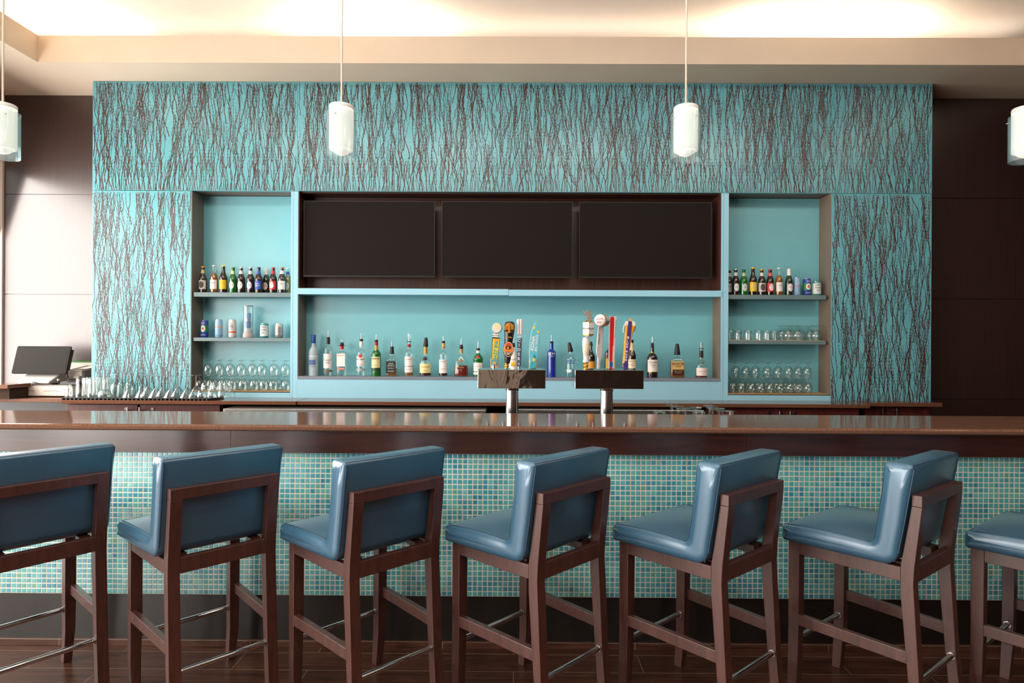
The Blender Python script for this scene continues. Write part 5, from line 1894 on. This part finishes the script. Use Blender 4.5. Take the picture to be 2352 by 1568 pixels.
# --- white board with a red stripe
t = Tap('tall white tap handle with a broad red stripe and blue foot', 'b', *o2, 912, 1465, shape_y=YT + .05)
bd = t.prism('board', [(856, 1465), (980, 1465), (1036, 290), (870, 285)], -.008, .014, flat(228, 220, 214, .35), bevel=.003)
t.prism('stripe', [(876, 1298), (938, 1298), (946, 960), (958, 955), (974, 440), (972, 296), (892, 290), (884, 700)], -.0094, -.0082, flat(226, 34, 40, .35), bd, 0)
t.prism('blue_foot', [(880, 1420), (944, 1420), (948, 1302), (880, 1302)], -.0094, -.0082, flat(36, 96, 172, .35), bd, 0)
t.prism('red_foot', [(876, 1463), (936, 1463), (938, 1424), (878, 1424)], -.0094, -.0082, flat(206, 50, 50, .35), bd, 0)
for k, c in enumerate('CUTWATER'):
    t.text(c, 1022 - k * 4.4, 385 + k * 52, 34, -.0090, flat(90, 80, 84), bd)
# --- orange and purple tapered handle
t = Tap('orange and purple tapered tap handle lettered down the front', 'b', *o2, 1228, 1465)
PU, ORG = flat(70, 56, 130, .35), flat(240, 168, 36, .35)
bd = t.prism('body', [(1174, 1330), (1180, 1420), (1280, 1420), (1286, 1330), (1330, 1000), (1400, 640), (1452, 470), (1446, 410), (1410, 384), (1350, 376), (1280, 376), (1236, 386), (1222, 440), (1222, 640), (1206, 1000)], -.014, .016, ORG, bevel=.006)
t.prism('foam', [(1215, 470), (1300, 480), (1300, 372), (1240, 382), (1222, 430)], -.0155, .0165, flat(240, 232, 218, .35), bd, .002)
t.prism('foam', [(1360, 470), (1440, 500), (1454, 460), (1446, 405), (1400, 380), (1370, 374)], -.0155, .0165, flat(240, 232, 218, .35), bd, .002)
fc = t.prism('stripe', [(1208, 1325), (1272, 1325), (1312, 1000), (1352, 640), (1372, 390), (1290, 372), (1270, 560), (1244, 900)], -.0175, -.0135, PU, bd, .001)
t.prism('foot', [(1172, 1330), (1196, 1465), (1264, 1465), (1286, 1330), (1240, 1290)], -.0165, .0175, PU, bd, .003)
t.prism('peak', [(1322, 390), (1384, 392), (1384, 330), (1370, 318), (1336, 318), (1322, 330)], -.008, .010, ORG, bevel=.002)
for k, (c, yy) in enumerate(zip('BLUEMOON', (752, 835, 898, 960, 1062, 1130, 1192, 1252))):
    t.text(c, 1284 - (yy - 752) * .1, yy, 78 if k == 0 else 62, -.0180, WHT, fc, R_(-6), .0006)
for cx, cy, rx in ((1432, 545, 34), (1208, 545, 22)):
    e = t.disc('emblem', cx, cy, rx, 95, -.008, .018, flat(226, 226, 230), bevel=.002, tilt=.15)
    t.disc('emblem_ring', cx + 2, cy + 4, rx * .7, 66, -.0092, -.0081, flat(120, 136, 160), e, 0, tilt=.15)

# ================================================================== the till corner
YD = 4.93
ZB += .0008
x0, x1 = X(23, YD, 900), X(157.5, YD, 900)
zd = ZB + .0965
dr = thing('cash_drawer', 'white metal cash drawer with two slots under the till screen', 'cash drawer', ((x0 + x1) / 2, 5.1, ZB))
part('case', MB().box(x0, x1, YD + .006, 5.115, ZB + .006, zd), MT['drawer_white'], dr, bevel=.003)
fr = part('front', MB().box(x0 + .001, x1 - .001, YD, YD + .006, ZB + .008, zd - .010), MT['drawer_white'], dr, bevel=.002)
s8 = lambda x: X(x / 8.71, YD, 900)
for a, b in ((345, 695), (868, 1212)):
    zz = at(60, 780 + 1019 / 8.71, YD).z
    part('slot', MB().box(s8(a), s8(b), YD - .0012, YD + .003, zz - .002, zz + .002), flat(150, 136, 126), fr)
part('top_lip', MB().box(x0, x1, YD - .002, 5.115, zd - .006, zd), flat(150, 142, 136, .4), dr)
for x in (x0 + .04, x1 - .04):
    for y in (YD + .04, 5.08):
        part('foot', MB().lathe([(0, 0), (.012, 0), (.012, .007), (0, .007)], 12).move((x, y, ZB)), MT['rubber'], dr)
# screen
YS = 4.97
ter = thing('till_screen', 'dark grey touch screen till on a silver wedge foot', 'till', (X(80, YS, 850), 5.05, zd))
bl, br = at(25.5, 858.5, YS), at(150.5, 857.5, YS)
h = .232
th = R_(16)
def scr(a, b, w0, w1):
    """a, b: lower corners; slab leaning back by th"""
    up = Vector((0, math.sin(th), math.cos(th)))
    nn = Vector((0, -math.cos(th), math.sin(th)))
    return a, b, up, nn
zb_ = (bl.z + br.z) / 2
cx = (bl.x + br.x) / 2
w = (br.x - bl.x) / 2
def rr2(w, h, r, n=5):
    pts = []
    for qx, qz, a0 in ((w - r, r, -90), (w - r, h - r, 0), (-w + r, h - r, 90), (-w + r, r, 180)):
        for k in range(n + 1):
            a = R_(a0 + 90 * k / n)
            pts.append((qx + r * math.cos(a), qz + r * math.sin(a)))
    return pts
mb = MB().prism(rr2(w, h, .012), 0, .012).rot('X', -th).move((cx, YS, zb_))
part('panel', mb, MT['pos_grey'], ter, bevel=.0015)
mb = MB().prism(rr2(w - .012, h - .03, .004), -.0006, .0004).move((0, 0, .016)).rot('X', -th).move((cx, YS, zb_))
part('display', mb, MT['pos_grey'], ter)
mb = MB().box(-w + .03, w - .006, .012, .05, .04, h - .02).rot('X', -th).move((cx, YS, zb_))
part('housing', mb, MT['black'], ter, bevel=.004)
q = lambda x: X(x / 8.71, YS, 880)
z0 = zd + .001
mb = MB().hexa([(q(392), 4.95, z0 + .006), (q(1010), 4.95, z0 + .006), (q(1150), 5.10, z0 + .006), (q(430), 5.10, z0 + .006)], [(q(400), 4.952, z0 + .028), (q(1010), 4.952, z0 + .028), (q(1180), 5.05, z0 + .115), (q(480), 5.05, z0 + .115)])
part('stand', mb, MT['silver'], ter, bevel=.006)
part('foot_pad', MB().box(q(440), q(1060), 4.955, 5.09, z0 - .0004, z0 + .006), MT['rubber'], ter)
# mat, mouse and its lead
pm = build('keyboard_pad', MB().box(q(230), q(1150), 4.945, 4.9505, zd, zd + .001), MT['rubber'], None, world=True, loc=(q(700), 4.95, zd))
bpy.data.objects.remove(pm)
ms = thing('computer_mouse', 'grey computer mouse lying on the cash drawer below the screen', 'mouse', (X(81, 4.945, 880), 4.942, zd))
mb = MB().lathe([(0, 0), (.9, 0), (1, .12), (.97, .4), (.8, .72), (.5, .92), (0, 1)], 24)
mb.v = [(x * .029 * (1.0), y * .019 * 1.0, z * .022 * (1 - .28 * x)) for x, y, z in mb.v]
build('shell', mb, pbr('mouse_grey', lin(84, 80, 78), .4, spec=.3), ms)
build('wheel', MB().lathe([(0, -.002), (.004, -.002), (.004, .002), (0, .002)], 12).rot('X', PI / 2).move((-.016, 0, .021)), MT['black'], ms)
# card reader and receipt printer
cr = thing('card_reader', 'black card reader with chrome rim on the drawer beside the till', 'card reader', (X(158, 5.0, 880), 5.0, zd))
xq = X(131, 4.97, 880)
part('base', MB().hexa([(xq + .02, 4.96, zd), (xq + .17, 4.96, zd), (xq + .17, 5.10, zd), (xq + .02, 5.10, zd)], [(xq + .03, 4.965, zd + .018), (xq + .165, 4.965, zd + .018), (xq + .17, 5.10, zd + .042), (xq + .03, 5.10, zd + .042)]), MT['black'], cr, bevel=.003)
part('keypad', MB().hexa([(xq + .035, 4.964, zd + .0175), (xq + .085, 4.964, zd + .0175), (xq + .088, 5.0, zd + .026), (xq + .04, 5.0, zd + .026)], [(xq + .036, 4.964, zd + .0195), (xq + .085, 4.964, zd + .0195), (xq + .088, 5.0, zd + .028), (xq + .04, 5.0, zd + .028)]), flat(110, 106, 104), cr)
part('chrome_knob', MB().lathe([(0, -.012), (.008, -.010), (.012, 0), (.008, .010), (0, .012)], 16).move((xq + .012, 4.97, zd + .035)), MT['chrome'], cr)
part('knob_stem', MB().tube([(xq + .012, 4.97, zd), (xq + .012, 4.97, zd + .026)], .005, 8), MT['black'], cr)
YPn = 5.13
pr = thing('receipt_printer', 'dark grey receipt printer with paper labels, behind the card reader', 'printer', (X(180, YPn, 860), 5.2, ZB))
p = lambda x: X(x / 8.71, YPn, 860)
xa_, xb_ = p(1325), p(1690)
zt_, zb2 = at(170, 780 + 610 / 8.71, YPn).z, at(170, 780 + 785 / 8.71, YPn).z
part('stand', MB().box(xa_ + .01, xb_ + .06, YPn + .01, YW - .016, ZB, zb2), MT['black'], pr, bevel=.002)
part('case', MB().hexa([(xa_, YPn, zb2), (xb_, YPn, zb2), (xb_ + .11, YW - .014, zb2), (xa_ + .06, YW - .014, zb2)], [(xa_, YPn, zt_), (xb_, YPn, zt_), (xb_ + .11, YW - .014, zt_ + .035), (xa_ + .06, YW - .014, zt_ + .035)]), flat(84, 78, 78, .45), pr, bevel=.003)
zz = lambda y: at(170, 780 + y / 8.71, YPn).z
lb = part('paper_label', MB().box(p(1372), p(1640), YPn - .002, YPn - .0005, zz(725), zz(600)).box(p(1385), p(1590), YPn - .003, YPn - .0015, zz(778), zz(722)), MT['paper'], pr)
mb = MB()
for k, yy in enumerate((632, 662, 690, 712)):
    mb.box(p(1390 + 8 * (k % 2)), p(1600 - 30 * (k % 3)), YPn - .0032, YPn - .0028, zz(yy + 3), zz(yy - 3))
mb.box(p(1402), p(1470), YPn - .0042, YPn - .0038, zz(752), zz(738))
part('print_lines', mb, flat(140, 120, 140), lb)
part('paper_slip', MB().hexa([(p(1500), YPn + .03, zt_ + .009), (p(1680), YPn + .03, zt_ + .009), (p(1790), YPn + .12, zt_ + .030), (p(1610), YPn + .12, zt_ + .030)], [(p(1500), YPn + .03, zt_ + .011), (p(1680), YPn + .03, zt_ + .011), (p(1790), YPn + .12, zt_ + .032), (p(1610), YPn + .12, zt_ + .032)]), MT['paper'], pr)
zg = at(182, 780 + 450 / 8.71, 5.27).z
sg = thing('document_tray', 'clear document holder with a green top edge behind the printer', 'tray', (X(182, 5.27, 850), 5.28, ZB))
xg0, xg1 = X(1340 / 8.71, 5.28, 840), xa - .004
part('sheet', MB().box(xg0, xg1, 5.292, 5.2975, ZB, zg), MT['paper'], sg)
part('green_edge', MB().box(xg0, xg1, 5.288, 5.2985, zg, zg + .008), MT['green'], sg)
SC.cycles.max_bounces = 14
SC.cycles.transparent_max_bounces = 40
SC.cycles.diffuse_bounces = 5
SC.cycles.glossy_bounces = 6
SC.cycles.caustics_reflective = False
SC.cycles.caustics_refractive = False
SC.cycles.use_denoising = True
SC.cycles.sample_clamp_indirect = 6.0
SC.view_settings.view_transform = 'Standard'
SC.view_settings.look = 'None'
SC.view_settings.gamma = 1
SC.view_settings.use_curve_mapping = False
SC.view_settings.exposure = EXPO
